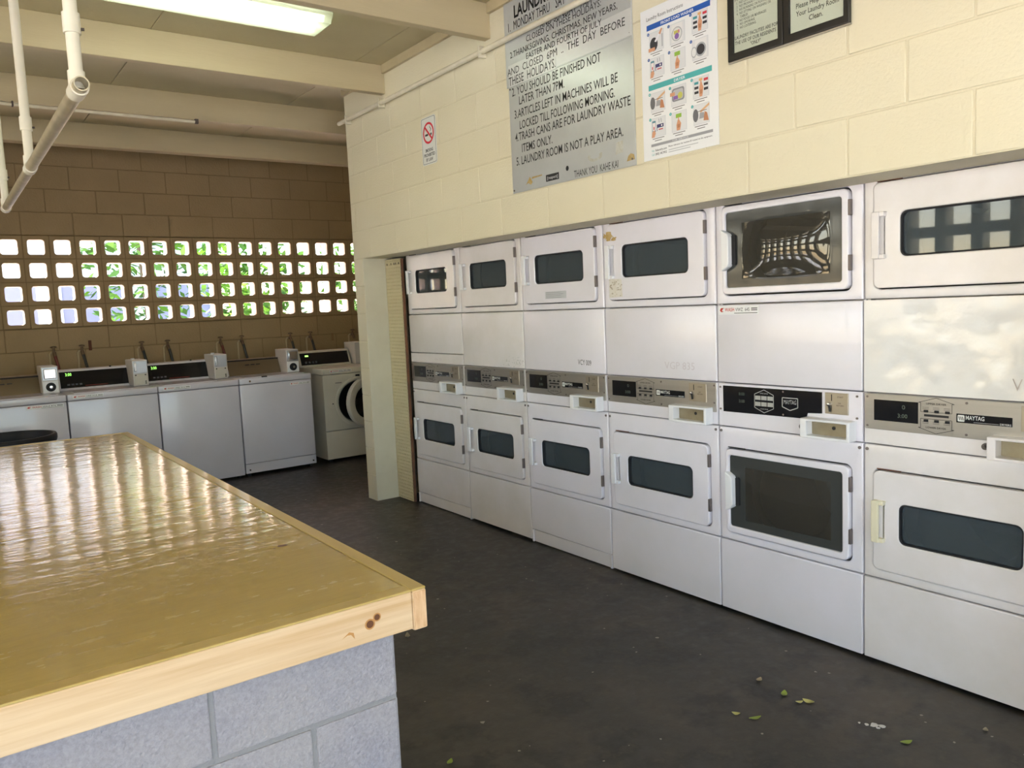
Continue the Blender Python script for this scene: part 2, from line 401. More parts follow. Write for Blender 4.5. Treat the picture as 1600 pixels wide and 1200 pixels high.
def tree(x, y, h, r, label, n, seed, name='leafy_tree', cat='tree'):
    rs = random.Random(seed); t = thing(name, label, cat, (x, y, -.12), 0, 'plants outside the back wall')
    MB().tube([(0, 0, 0), (.05, .02, h*.35), (-.03, .05, h*.7)], .09, 8, r2=.04).build('trunk', mat('bark', (.16, .12, .08), .9), t, smooth=True)
    f = MB()
    for i in range(n):
        d = Vector((rs.gauss(0, 1), rs.gauss(0, 1), rs.gauss(0, 1))).normalized()*r*rs.random()**.4
        c_ = Vector((0, 0, h*.62))+Vector((d.x, d.y, d.z*h*.42/r))
        a = Vector((rs.uniform(-1, 1), rs.uniform(-1, 1), rs.uniform(-.6, .6))).normalized()*rs.uniform(.06, .13); b = a.cross(Vector((rs.uniform(-1, 1), rs.uniform(-1, 1), 1))).normalized()*rs.uniform(.03, .06)
        f.add([c_-a, c_+b, c_+a, c_-b], [(0, 1, 2, 3)], rs.randrange(2))
    o = f.build('foliage', [mat('leaves_bright', (.16, .34, .03), .6), mat('leaves_dark', (.07, .17, .02), .6)], t); o['kind'] = 'stuff'
tree(1.3, 7.2, 3.4, .85, 'small leafy tree behind the middle openings of the back wall', 1500, 1)
tree(3.2, 6.4, 3.6, 1.1, 'dense green tree behind the right openings of the back wall', 2200, 2)
tree(.1, 9.0, 4.6, 1.0, 'taller tree seen through the top middle openings', 1300, 4)
tree(5.6, 8.6, 3.0, 1.1, 'low bushy tree furthest right outside the back wall', 1800, 5)

# ------------------------------------------------------------------ ceiling light, pipes, rail
lt = thing('ceiling_light', 'long fluorescent ceiling light with clear wraparound lens', 'light', (-1.53, -.9, ZC))
MB().box(-.61, .61, -.07, .07, -.035, 0).build('housing', mat('light_housing', (.75, .75, .70), .5), lt, bevel=.004)
prof = [(-.15, -.012), (-.145, -.05), (-.11, -.088), (.11, -.088), (.145, -.05), (.15, -.012)]
le = MB(); k = len(prof)
le.add([(-.61, y, z) for y, z in prof]+[(.61, y, z) for y, z in prof], [(i, i+1, k+i+1, k+i) for i in range(k-1)])
lm = bpy.data.materials.new('prismatic_lens'); lm.use_nodes = True; nt = lm.node_tree; nt.nodes.clear()
o_ = nd(nt, 'ShaderNodeOutputMaterial'); m1 = nd(nt, 'ShaderNodeMixShader'); m1.inputs[0].default_value = .35
tr = nd(nt, 'ShaderNodeBsdfTransparent'); tl = nd(nt, 'ShaderNodeBsdfTranslucent'); tl.inputs[0].default_value = (.85, .92, .78, 1)
nt.links.new(tr.outputs[0], m1.inputs[1]); nt.links.new(tl.outputs[0], m1.inputs[2]); nt.links.new(m1.outputs[0], o_.inputs[0])
le.build('lens', lm, lt)
for sx in (-1, 1):
    e = MB().add([(sx*.612, y, z) for y, z in prof], [tuple(range(k))]); e.add([(sx*.606, y, z) for y, z in prof], [tuple(range(k))]); e.build('end_cap', lm, lt)
for y in (-.055, .055):
    MB().tube([(-.59, y, -.052), (.59, y, -.052)], .013, 12).build('tube', mat('fluorescent_tube', (.93, 1, .82), .5, emit=6), lt, smooth=True)

t = thing('wall_conduit', 'thin cream conduit pipe running along the top of the dryer wall', 'pipe', (WX-.03, 0, 2.762))
MB().tube([(0, .44, 0), (0, -6.4, 0)], .0145, 12).build('pipe', PIPE, t, smooth=True)
for y in (.30, -.22, -1.40, -2.9, -4.1):
    MB().box(-.017, .03, y-.008, y+.008, -.03, .03).build('strap', PIPE, t, bevel=.003)
t = thing('beam_conduit', 'slim conduit fixed under the third ceiling beam', 'pipe', (0, .955, 2.80))
MB().tube([(-2.6, 0, 0), (-1.1, 0, 0)], .011, 10).build('pipe', PIPE, t, smooth=True)
MB().box(-1.11, -1.085, -.012, .015, -.012, .02).build('end_box', mat('dark_box', (.08, .06, .05), .6), t, bevel=.003)
MB().box(-2.22, -2.21, -.014, .015, -.014, .02).build('clip', mat('dark_box', (.08, .06, .05), .6), t, bevel=.003)

t = thing('hanging_rail', 'ceiling-hung pipe clothes rail over the table', 'clothes rail', (-2.40, 0, 2.0))
r = MB(); R_, r_, n = .0185, .0155, 20
yA, yB = -2.755, -.22
ring = lambda rr, y: [(rr*math.cos(2*math.pi*k/n), y, rr*math.sin(2*math.pi*k/n)) for k in range(n)]
r.add(ring(R_, yA)+ring(R_, yB)+ring(r_, yA)+ring(r_, yB),
      [(k, n+k, n+(k+1) % n, (k+1) % n) for k in range(n)]+[(2*n+k, 2*n+(k+1) % n, 3*n+(k+1) % n, 3*n+k) for k in range(n)]+
      [(k, (k+1) % n, 2*n+(k+1) % n, 2*n+k) for k in range(n)]+[(n+k, 3*n+k, 3*n+(k+1) % n, n+(k+1) % n) for k in range(n)])
r.build('rod', RODM, t, smooth=True)
for y in (-2.69, -1.48, -.27):
    MB().tube([(0, y, .02), (0, y, .80)], .0165, 14).build('post', PVC, t, smooth=True)
    MB().tube([(0, y, .138), (0, y, .188)], .021, 14).build('coupling', PVC, t, smooth=True)
    MB().tube([(0, y, 0), (0, y, .045)], .0205, 14).build('tee_branch', PVC, t, smooth=True)
    MB().lathe([(.0188, -.035), (.0225, -.035), (.0225, .035), (.0188, .035)], (0, y, 0), 'y', 20).build('tee', PVC, t, smooth=True)
    for dz in (.016, .15): MB().tube([(.018, y-.005, dz), (.027, y-.008, dz)], .004, 8).build('set_screw', mat('dark_box', (.08, .06, .05), .6), t)
    MB().box(-.035, .035, y-.03, y+.03, .80, .82).build('flange', PVC, t, bevel=.004)

# ------------------------------------------------------------------ stacked dryers
SEAM = [0, -.699, -1.356, -2.0445, -2.7545, -3.4283, -4.114]
Z1, ZPT, ZPB, ZBT = 1.366, 1.026, .836, .329
def handle(par, z0, z1, m, u0=.045, u1=.088):
    h = MB().box(u0, u1-.016, -.036, -.024, z0, z1)
    h.box(u0, u1, -.03, -.002, z1-.016, z1); h.box(u0, u1, -.03, -.002, z0, z0+.016)
    h.box(u1-.012, u1, -.012, -.002, z0, z1)
    return h.build('handle', m, par, bevel=.003)
def drum(t, zc, w):
    d = MB().lathe([(.17, .06), (.24, .10), (.25, .12), (.25, .58), (.0, .60)], (w/2, 0, zc), 'y', 28)
    for k in range(3):
        a = k*2.09+.5; d.tube([(w/2+.22*math.cos(a), .12, zc+.22*math.sin(a)), (w/2+.22*math.cos(a), .58, zc+.22*math.sin(a))], .03, 6)
    return d.build('drum', DRUM, t, smooth=True)
def dryer(i, label):
    w = SEAM[i]-SEAM[i+1]-.006; k = w/.686; U = lambda u: u*k
    t = thing('stacked_dryer', label, 'dryer', (0, SEAM[i]-.003, 0), RW, 'stacked dryers along the wall')
    old = i == 5; m = WHITE_B if old or i in (0, 1) else WHITE
    glassy = i == 4
    # cabinet shell
    c = MB().box(0, .012, .025, .76, .02, 1.84).box(w-.012, w, .025, .76, .02, 1.84).box(.012, w-.012, .025, .76, 1.83, 1.84).box(.012, w-.012, .025, .76, .02, .035).box(.012, w-.012, .75, .76, .035, 1.83)
    c.box(.012, w-.012, .30, .62, Z1-.32, Z1-.02); c.box(.012, w-.012, .06, .07, ZPB, Z1)
    c.build('cabinet', m, t)
    for nm, zlo, zhi, d0, d1 in (('upper', Z1+.0022, 1.82, 1.406, 1.777), ('lower', ZBT+.0022, ZPB-.0022, .368, .741)):
        out_ = rrect(.0, w, zlo, zhi, .006); hole = rrect(U(.0365), U(.6405), d0-.0045, d1+.0045, .027)
        MB().plate(out_, hole, 0, .03).build(nm+'_front', m, t, bevel=.007, seg=3)
        if zhi > 1.8: wz0, wz1 = 1.513, 1.671
        else: wz0, wz1 = .479, .629
        drum(t, (d0+d1)/2, w)
        if not glassy:
            du = rrect(U(.041), U(.636), d0, d1, .024); wi = rrect(U(.138), U(.547), wz0, wz1, .024)
            d = MB().plate(du, wi, -.012, .02).build(nm+'_door', WHITE_WAVY if i == 0 and nm == 'upper' else m, t, bevel=.004)
            g1 = MB().plate(rrect(U(.134), U(.551), wz0-.004, wz1+.004, .026), rrect(U(.144), U(.541), wz0+.006, wz1-.006, .020), -.008, .012).build('window_gasket', RUBBER, d, bevel=.002)
            MB().prism(rrect(U(.137), U(.548), wz0-.001, wz1+.001, .024), .004, .008).build('window_glass', PANE, d)
            handle(d, wz0-.003, wz1+.003, CREAMPL if old and nm == 'lower' else (m if old else PLASTIC))
        else:
            a0, a1, b0, b1 = U(.043), U(.636), d0+.002, d1-.001
            g0, gz0, gz1 = U(.061), b0+.028, b1-.027; g1 = U(.608)
            du = rrect(a0, a1, b0, b1, .024); wi = rrect(g0, g1, gz0, gz1, .012)
            d = MB().plate(du, wi, -.014, .02).build(nm+'_door', m, t, bevel=.005)
            # dished glass sheet with a handle notch on its left edge
            NU, NV = 40, 26; gm = MB(); zc = (gz0+gz1)/2
            V = []; 
            for a in range(NU+1):
                for b in range(NV+1):
                    uu = g0-.002+(g1-g0+.004)*a/NU; zz = gz0-.002+(gz1-gz0+.004)*b/NV
                    p = min(1, max(0, (uu-g0-.09)/.07)); p2 = min(1, max(0, (g1-.06-uu)/.10)); q1 = min(1, max(0, (zz-gz0-.03)/.07)); q2 = min(1, max(0, (gz1-.05-zz)/.07))
                    s_ = lambda q: q*q*(3-2*q)
                    xn = (uu-(g0+.085+g1-.055)/2)/((g1-g0-.14)/2); zn = (zz-(gz0+.035+gz1-.045)/2)/((gz1-gz0-.08)/2)
                    V.append((uu, -.004-.011*max(0, 1-xn*xn)*max(0, 1-zn*zn), zz))
            fs = [(a*(NV+1)+b, (a+1)*(NV+1)+b, (a+1)*(NV+1)+b+1, a*(NV+1)+b+1) for a in range(NU) for b in range(NV)]
            border = []
            for f in fs:
                cu = sum(V[j][0] for j in f)/4; cz = sum(V[j][2] for j in f)/4
                border.append(not (g0+.085 < cu < g1-.055 and gz0+.035 < cz < gz1-.045))
            gm.v = V; gm.f = fs; gm.m = [1 if b_ else 0 for b_ in border]
            gm.build('door_glass', [PANE_DISH, GREYGL], d, smooth=True, angle=80)
            hz0, hz1 = zc-.075, zc+.075
            hd = MB().prism([(g0-.006, hz0-.012), (g0+.026, hz0+.006), (g0+.032, hz0+.02), (g0+.032, hz1-.02), (g0+.026, hz1-.006), (g0-.006, hz1+.012)], -.036, -.002)
            hd.build('handle', PLASTIC, d, bevel=.004)
            MB().prism(rrect(g0+.031, g0+.052, hz0+.012, hz1-.012, .008), -.012, .0).build('finger_recess', RUBBER, d)
        for hz in (d0+.07, d1-.10):
            MB().box(U(.634), U(.645), -.014, .01, hz, hz+.058).build('hinge', mat('hinge_metal', (.20, .17, .16), .5, .6), t, bevel=.002)
        MB().box(U(.05), U(.14), -.0015, .004, d1+.0035, d1+.007).build('latch_slot', RUST if i in (3, 5) else DARK, t)
    for u, z in ((.012, ZPB-.020), (.674, ZPB-.020)):
        MB().lathe([(.0, -.004), (.006, -.003), (.0065, .004)], (U(u), 0, z), 'y', 12).build('screw', mat('hinge_metal', (.20, .17, .16), .5, .6), t, smooth=True)
    # middle access panel
    if i == 5:
        g = MB(); NU, NV = 48, 26; V = []; rs = random.Random(5)
        dents = [(rs.uniform(.1, .6), rs.uniform(1.06, 1.32), rs.uniform(.02, .05), rs.uniform(-.0055, .0055)) for _ in range(30)]
        for a in range(NU+1):
            for b in range(NV+1):
                u = .001+(w-.002)*a/NU; z = ZPT+.004+(Z1-ZPT-.006)*b/NV; y = -.003
                for du_, dz_, dr, dd in dents: y += dd*math.exp(-((u-du_)**2+(z-dz_)**2)/dr**2)
                V.append((u, y, z))
        g.add(V, [(a*(NV+1)+b, (a+1)*(NV+1)+b, (a+1)*(NV+1)+b+1, a*(NV+1)+b+1) for a in range(NU) for b in range(NV)])
        g.box(.001, w-.001, .004, .025, ZPT+.004, Z1-.002)
        mp = g.build('access_panel', WHITE_DENT, t, smooth=True, angle=60)
    else:
        g = MB()
        if i == 0:
            g.box(0, w, -.003, .025, ZPT+.072, Z1-.0022)
            MB().box(0, w, -.001, .025, ZPT+.003, ZPT+.069).build('filler_strip', m, t, bevel=.003)
        else: g.box(0, w, -.003, .025, ZPT+.003, Z1-.0022)
        mp = g.build('access_panel', m, t, bevel=.008, seg=3)
    # control panel
    cp = MB().box(0, w, 0, .04, ZPB+.0015, ZPT-.0005).build('control_panel', m, t, bevel=.004)
    if glassy:
        MB().prism([(U(.029), .902), (U(.444), .905), (U(.452), .928), (U(.516), .932), (U(.516), 1.015), (U(.029), 1.015)], -.004, .002).build('control_glass', BLACK, cp)
        p = MB(); y = -.0046; hx, hz = U(.245), .958
        gr = 0
        def line(a, b, wd=.0013, mi=0):
            d = Vector((b[0]-a[0], b[1]-a[1])); n_ = Vector((-d.y, d.x)).normalized()*wd
            p.flat([(a[0]-n_.x, a[1]-n_.y), (b[0]-n_.x, b[1]-n_.y), (b[0]+n_.x, b[1]+n_.y), (a[0]+n_.x, a[1]+n_.y)], y, mi)
        hx0, hx1 = U(.197), U(.292)
        P6 = [(hx0, .932), (hx, .912), (hx1, .932), (hx1, .988), (hx, 1.008), (hx0, .988)]
        for a, b in zip(P6, P6[1:]+P6[:1]): line(a, b)
        for r_ in range(2):
            for c_ in range(3): p.flat([(hx0+.003+c_*.030, .939+r_*.026), (hx0+.030+c_*.030, .939+r_*.026), (hx0+.030+c_*.030, .956+r_*.026), (hx0+.003+c_*.030, .956+r_*.026)], y)
        p.text('UPPER DRYER', hx-.02, hx+.02, .990, .005, y); p.text('LOWER DRYER', hx-.02, hx+.02, .925, .005, y)
        b0, b1 = U(.335), U(.408)
        sh = [(b0, .945), ((b0+b1)/2, .932), (b1, .945), (b1, .982), (b0, .982)]
        for a, b in zip(sh, sh[1:]+sh[:1]): line(a, b, .0018)
        p.text('MAYTAG', b0+.007, b1-.007, .957, .017, y)
        p.build('panel_print', mat('panel_silver_print', (.45, .45, .44), .4, .3), cp)
        q = MB(); q.text('8:00', U(.115), U(.145), .978, .013, y); q.text('3:00', U(.115), U(.145), .947, .013, y); q.build('digits', DIM_LED, cp)
    else:
        st = MB().prism(rrect(U(.004), U(.682), .893, ZPT-.002, .006), -.004, .002).build('steel_plate', STEEL, cp, bevel=.001, seg=1)
        MB().prism([(U(.041), .927), (U(.203), .927), (U(.203), 1.003), (U(.041), 1.003)], -.005, 0).build('display', BLACK, cp)
        p = MB(); y = -.0052; hx0, hx1 = U(.212), U(.318); hx = (hx0+hx1)/2
        def line(a, b, wd=.0008):
            d = Vector((b[0]-a[0], b[1]-a[1])); n_ = Vector((-d.y, d.x)).normalized()*wd
            p.flat([(a[0]-n_.x, a[1]-n_.y), (b[0]-n_.x, b[1]-n_.y), (b[0]+n_.x, b[1]+n_.y), (a[0]+n_.x, a[1]+n_.y)], y)
        for s_ in (1, -1):
            Q = [(hx0, .960+s_*.012), (hx0, .960+s_*.044), (hx0-.008, .960+s_*.044), (hx, .960+s_*.062), (hx1+.008, .960+s_*.044), (hx1, .960+s_*.044), (hx1, .960+s_*.012)]
            for a, b in zip(Q, Q[1:]+Q[:1]): line(a, b)
            p.text('UPPER DRYER' if s_ > 0 else 'LOWER DRYER', hx-.034, hx+.034, .998 if s_ > 0 else .915, .0065, y, bold=.01)
            for c_ in range(3):
                for l_ in range(2): line((hx0+.006+c_*.036, .983+l_*.005 if s_ > 0 else .932+l_*.005), (hx0+.028+c_*.036, .983+l_*.005 if s_ > 0 else .932+l_*.005), .0005)
        p.flat([(hx0+.012, .956), (hx1-.010, .956), (hx1-.010, .964), (hx0+.012, .964)], y)
        p.build('panel_print', INKB, cp)
        for s_ in (1, -1):
            for c_ in range(3):
                bx = hx0+.011+c_*.036; bz = .974 if s_ > 0 else .941
                MB().box(bx, bx+.015, -.008, -.003, bz-.004, bz+.005).build('button', RUBBER, cp, bevel=.0015)
        b0, b1 = U(.333), U(.506)
        bs = MB().prism([(b0, .945), (b1, .945), (b1, .975), (b0, .975)], -.0055, 0).build('badge_strip', BLACK, cp)
        p = MB(); p.flat(rrect(b0+.004, b0+.026, .949, .971, .003), -.0058); p.text('MAYTAG', b0+.030, b0+.088, .957, .0135, -.0058, bold=.01)
        p.text('DRYERS', b1-.036, b1-.003, .947, .0065, -.0058); p.flat([(b0+.055, .949), (b1-.04, .949), (b1-.04, .9497), (b0+.055, .9497)], -.0058)
        p.build('badge_print', mat('badge_white', (.75, .75, .74), .4), bs)
        q = MB()
        for j in range(3): q.add([(b0+.007+j*.0055, -.0061, .966), (b0+.0095+j*.0055, -.0061, .966), (b0+.0125+j*.0055, -.0061, .954), (b0+.010+j*.0055, -.0061, .954)], [(0, 3, 2, 1)])
        q.build('badge_mark', INKB, bs)
        q = MB(); q.text('0', U(.145), U(.157), .974, .015, -.0054); q.text('3:00', U(.13), U(.165), .943, .014, -.0054); q.build('digits', DIM_LED, cp)
        for u, z in ((.015, 1.012), (.015, .905), (.365, 1.012), (.365, .905), (.672, 1.012), (.672, .935)):
            MB().lathe([(0, -.0065), (.0042, -.006), (.0045, -.003)], (U(u), 0, z), 'y', 10).build('screw', mat('hinge_metal', (.20, .17, .16), .5, .6), cp)
    if glassy:
        for u, z in ((.012, 1.008), (.012, .912), (.338, 1.006), (.338, .912), (.664, 1.008), (.664, .925)):
            MB().lathe([(0, -.0045), (.0042, -.004), (.0045, .001)], (U(u), 0, z), 'y', 10).build('screw', mat('hinge_metal', (.20, .17, .16), .5, .6), cp)
    # coin slot and tray
    cs = MB().box(U(.532), U(.630), -.007, 0, .934, 1.016).build('coin_plate', STEELD, cp, bevel=.001, seg=1)
    MB().box(U(.560), U(.5625), -.0085, -.005, .985, 1.010).build('coin_slot', DARK, cs)
    MB().lathe([(0, -.022), (.006, -.020), (.007, -.007)], (U(.552), 0, .972), 'y', 12).build('return_knob', CHROME, cs, smooth=True)
    MB().tube([(U(.552), -.012, .968), (U(.556), -.014, .955), (U(.556), -.012, .944)], .004, 8).build('return_lever', DARK, cs, smooth=True)
    q = MB(); q.text('START', U(.585), U(.61), .998, .006, -.0074); q.text('COIN', U(.588), U(.60), .975, .005, -.0074); q.text('RETURN', U(.582), U(.612), .966, .005, -.0074); q.build('coin_print', INKB, cs)
    tr_ = MB().plate([(U(.448), .838), (U(.662), .838), (U(.662), .915), (U(.448), .915)], [(U(.476), .849), (U(.648), .849), (U(.648), .905), (U(.476), .905)], -.052, 0).build('coin_tray', PLASTIC if not old else m, t, bevel=.004)
    MB().box(U(.474), U(.650), -.010, -.006, .847, .907).build('tray_plate', BRASS, tr_)
    MB().lathe([(0, -.0115), (.007, -.0115), (.007, -.009)], (U(.572), 0, .880), 'y', 14).build('keyhole', DARK, tr_)
    MB().lathe([(0, -.012), (.005, -.012), (.006, -.006), (.0105, -.006), (.012, .002)], (U(.424), 0, .872), 'y', 18).build('lock', mat('lock_steel', (.16, .14, .13), .35, .9), cp, smooth=True)
    # base panel
    b0 = .012 if i not in (1,) else .016
    if i in (0, 2):
        MB().box(.0, w, -.002, .028, .080, ZBT-.0015).build('base_panel', m, t, bevel=.005)
        MB().box(.006, w-.006, .004, .03, .006, .077).build('toe_panel', m, t, bevel=.003)
        MB().box(0, .012, -.002, .028, .004, .078).build('toe_post', m, t, bevel=.002)
        MB().box(w-.012, w, -.002, .028, .004, .078).build('toe_post', m, t, bevel=.002)
    else: MB().box(.0, w, -.002, .028, b0, ZBT-.0015).build('base_panel', m, t, bevel=.005)
    MB().box(.03, w-.03, .04, .74, 0, .025).build('foot_rail', DARK, t)
    return t, U
LAB = ['white stacked dryer at the far end, touching the pegboard strip',
       'white stacked dryer second from the pegboard, grimy lower corner on its middle panel',
       'white stacked dryer third from the pegboard, grey label under its upper window',
       'white stacked dryer with brown tape residue beside its upper window',
       'white stacked dryer with black control glass and full dark glass doors',
       'dented white stacked dryer nearest the viewer with yellowed lower handle']
D = [dryer(i, l) for i, l in enumerate(LAB)]
def decal(i, name, mb, m): return mb.build(name, m, D[i][0])
# handwriting, stickers, residue
p = MB().text('VCY 009', .47, .575, 1.073, .028, -.0036, slope=-.03); decal(2, 'handwriting', p, INKB)
p = MB().text('VGP 835', .40, .58, 1.075, .034, -.0036, bold=-.01); decal(3, 'handwriting', p, mat('faint_marker', (.60, .55, .58), .5))
p = MB().text('VGP 82', .50, .66, 1.062, .04, -.0085, bold=-.012); decal(5, 'handwriting', p, mat('faint_marker_brown', (.50, .45, .42), .5))
p = MB().text('VH 72', .33, .42, 1.048, .018, -.0016, bold=-.01); decal(0, 'handwriting', p, mat('faint_marker', (.60, .55, .58), .5))
def wash_sticker(mb, u0, z0, w_, h, y, code, mi=(0, 1, 2)):
    mb.flat([(u0, z0), (u0+w_, z0), (u0+w_, z0+h), (u0, z0+h)], y, mi[0])
    mb.text('WASH', u0+.16*w_, u0+.40*w_, z0+.38*h, .42*h, y-.0003, mi[1], bold=.012)
    mb.flat([(u0+.03*w_, z0+.5*h), (u0+.07*w_, z0+.3*h), (u0+.13*w_, z0+.35*h), (u0+.08*w_, z0+.48*h), (u0+.14*w_, z0+.8*h), (u0+.06*w_, z0+.8*h)], y-.0003, mi[1])
    mb.text(code, u0+.43*w_, u0+.78*w_, z0+.38*h, .40*h, y-.0003, mi[2])
    for j in range(2): mb.flat([(u0+.82*w_, z0+(.45+.2*j)*h), (u0+.97*w_, z0+(.45+.2*j)*h), (u0+.97*w_, z0+(.55+.2*j)*h), (u0+.82*w_, z0+(.55+.2*j)*h)], y-.0003, mi[2])
    mb.flat([(u0+.4*w_, z0+.13*h), (u0+.97*w_, z0+.13*h), (u0+.97*w_, z0+.2*h), (u0+.4*w_, z0+.2*h)], y-.0003, mi[2])
STK = [mat('sticker_white', (.84, .84, .84), .4), REDTXT, INKB]
p = MB(); wash_sticker(p, .012, 1.322, .205, .036, -.0036, 'VWZ  645'); p.build('label_sticker', STK, D[4][0])
p = MB().flat([(.225, 1.428), (.405, 1.428), (.405, 1.468), (.225, 1.468)], -.0125, 0)
for j in range(4): p.flat([(.232, 1.433+j*.009), (.232+.16*random.uniform(.6, 1), 1.433+j*.009), (.39, 1.436+j*.009), (.232, 1.436+j*.009)], -.0128, 1)
p.build('rating_label', [mat('label_grey', (.55, .56, .58), .4), mat('label_print', (.30, .30, .32), .5)], D[2][0])
rs = random.Random(11); p = MB()
for j in range(16):
    u = rs.uniform(.016, .10); z = rs.uniform(1.695, 1.732); p.flat([(u, z), (u+rs.uniform(.01, .035), z+rs.uniform(-.002, .002)), (u+rs.uniform(.01, .03), z+rs.uniform(.008, .02)), (u, z+rs.uniform(.008, .02))], -.0126-.00002*j)
p.build('tape_residue', BROWNS, D[3][0])
MB().flat([(.048, 1.417), (.142, 1.421), (.138, 1.508), (.050, 1.510)], -.01225).build('tape_patch', mat('tape_film', (.66, .62, .54), .5, var=(30, (.72, .70, .66), .8)), D[3][0])
p = MB()
for j in range(34):
    u = rs.uniform(.05, .135); z = rs.uniform(1.42, 1.505); s_ = rs.uniform(.003, .012); p.flat([(u, z), (u+s_, z+rs.uniform(-.003, .003)), (u+s_*.8, z+s_*.7), (u-.001, z+s_*.5)], -.0124-.00002*j)
p.build('label_remnant', TAPE, D[3][0])
p = MB()
for j in range(60):
    u = rs.gauss(.56, .06); z = 1.036+abs(rs.gauss(0, .03)); s_ = rs.uniform(.002, .007)
    if u < .67: p.flat([(u, z), (u+s_, z), (u+s_, z+s_), (u, z+s_)], -.0034-.00002*j)
p.build('grime_specks', GRIME, D[1][0])

# pegboard filler strip with a real grid of holes
pg = thing('pegboard_strip', 'narrow cream pegboard strip filling the gap beside the first dryer', 'pegboard', (-.035, .247, 0), RW)
w_, h_, nh, nv = .232, 1.765, 9, 70
b = MB(); du, dz = w_/nh, h_/nv
for a in range(nh):
    for q_ in range(nv):
        u0, z0 = a*du, .004+q_*dz; cx, cz = u0+du/2, z0+dz/2; rr = .0050
        O = [(u0, z0), (u0+du/2, z0), (u0+du, z0), (u0+du, z0+dz/2), (u0+du, z0+dz), (u0+du/2, z0+dz), (u0, z0+dz), (u0, z0+dz/2)]
        I = [(cx+rr*math.cos(math.radians(225+45*k)), cz+rr*math.sin(math.radians(225+45*k))) for k in range(8)]
        V = [(x, 0, z) for x, z in O+I]+[(x, .006, z) for x, z in I]
        b.add(V, [(k, (k+1) % 8, 8+(k+1) % 8, 8+k) for k in range(8)]+[(8+k, 8+(k+1) % 8, 16+(k+1) % 8, 16+k) for k in range(8)])
b.build('board', PEG, pg)
MB().box(0, w_, .010, .03, .004, 1.765).build('backing', DARK, pg)
MB().box(w_, w_+.008, .001, .02, .004, 1.765).build('edge_strip', mat('rusty_edge', (.10, .05, .03), .8, var=(6, (.30, .12, .05), .9)), pg)
for u in (.03, .09, .135, .16, .205): MB().disc(u, 1.735, .006, -.0006, 10, sz=1.5).build('enlarged_hole', DARK, pg)

# ------------------------------------------------------------------ signs on the dryer wall
sg = thing('rules_sign', 'large grey metal laundry rules sign with black lettering on the block wall', 'sign', (WX-.006, -1.603, 1.987), RW)
MB().box(0, .906, 0, .005, 0, .55).build('lower_sheet', SIGNM, sg, bevel=.001, seg=1)
MB().box(-.012, .904, -.003, .005, .541, .958).build('upper_sheet', SIGNM, sg, bevel=.001, seg=1)
MB().box(.01, .392, -.0045, 0, .538, .648).build('patch_sheet', mat('sign_patch', (.66, .67, .66), .3, .2), sg, bevel=.001, seg=1)
MB().box(.394, .902, -.0045, 0, .546, .66).build('patch_sheet', mat('sign_patch', (.66, .67, .66), .3, .2), sg, bevel=.001, seg=1)
yy = -.0052
LINES = [("LAUNDRY  ROOM", .079, .60, .868, .058, .028), ("1.  MONDAY THRU", .026, .364, .812, .043, 0), ("SAT", .408, .479, .812, .05, 0), ("AND SUNDAY  7AM", .284, .66, .754, .04, 0),
         ("CLOSED ON THESE HOLIDAYS:", .171, .721, .724, .030, 0), ("2.THANKSGIVING, CHRISTMAS, NEW YEARS,", .032, .823, .680, .030, 0), ("EASTER AND FOURTH OF JULY", .166, .721, .642, .028, 0),
         ("AND  CLOSED  6PM  ..  THE  DAY  BEFORE", .004, .867, .597, .035, 0), ("THESE  HOLIDAYS.", .012, .392, .546, .042, 0), ("2. YOU SHOULD BE FINISHED NOT", .029, .704, .491, .041, .006),
         ("LATER THAN 7PM.", .086, .446, .438, .041, .006), ("3.ARTICLES LEFT IN MACHINES WILL BE", .043, .808, .376, .041, .006), ("LOCKED TILL FOLLOWING MORNING.", .083, .787, .316, .041, .006),
         ("4.TRASH CANS ARE FOR LAUNDRY WASTE", .040, .883, .260, .041, .006), ("ITEMS ONLY.", .094, .342, .198, .041, .006), ("5. LAUNDRY ROOM IS NOT A PLAY AREA.", .043, .833, .138, .041, .006), ("THANK YOU  KAHE KAI", .495, .796, .008, .032, 0)]
for s_, a, b_, z, h, bo in LINES: words_of(s_, a, b_, z, h, yy if z > .53 else -.0006, bo, INKB, sg)
st = MB().flat([(.281, .020), (.382, .020), (.382, .053), (.281, .053)], -.0006, 0); st.text('[respect]', .292, .372, .030, .014, -.001, 1); st.build('sticker', [INKB, mat('badge_white', (.75, .75, .74), .4)], sg)
st = MB().disc(.446, .060, .011, -.0006, 14, sz=1.1); st.build('dot_hole', DARK, sg)
st = MB().flat([(.115, .028), (.135, .036), (.158, .024), (.172, .036), (.150, .066)], -.0006).flat([(.165, .052), (.25, .056), (.252, .062), (.17, .062)], -.0006); st.build('adhesive_arrow', BROWNS, sg)
st = MB()
for k in range(14):
    a = math.radians(150+k*17); st.flat([(.645+.05*math.cos(a), .083+.024*math.sin(a)), (.645+.05*math.cos(a+.3), .083+.024*math.sin(a+.3)), (.645+.030*math.cos(a+.3), .083+.012*math.sin(a+.3)), (.645+.030*math.cos(a), .083+.012*math.sin(a))], -.0006)
GLUE = mat('glue_residue', (.48, .46, .36), .6, var=(50, (.58, .60, .58), .9))
st.build('adhesive_ring', GLUE, sg)
MB().flat([(.78, .065), (.83, .068), (.828, .12), (.785, .116)], -.0006).build('adhesive_patch', GLUE, sg)
MB().flat([(.85, .024), (.90, .026), (.895, .048), (.875, .055), (.86, .046)], -.0006).build('adhesive_patch', BROWNS, sg)
for u, z in ((.014, .014), (.885, .03), (.014, .53), (.89, .56)): MB().lathe([(0, -.005), (.004, -.004), (.005, 0)], (u, 0, z), 'y', 10).build('screw', mat('hinge_metal', (.20, .17, .16), .5, .6), sg)

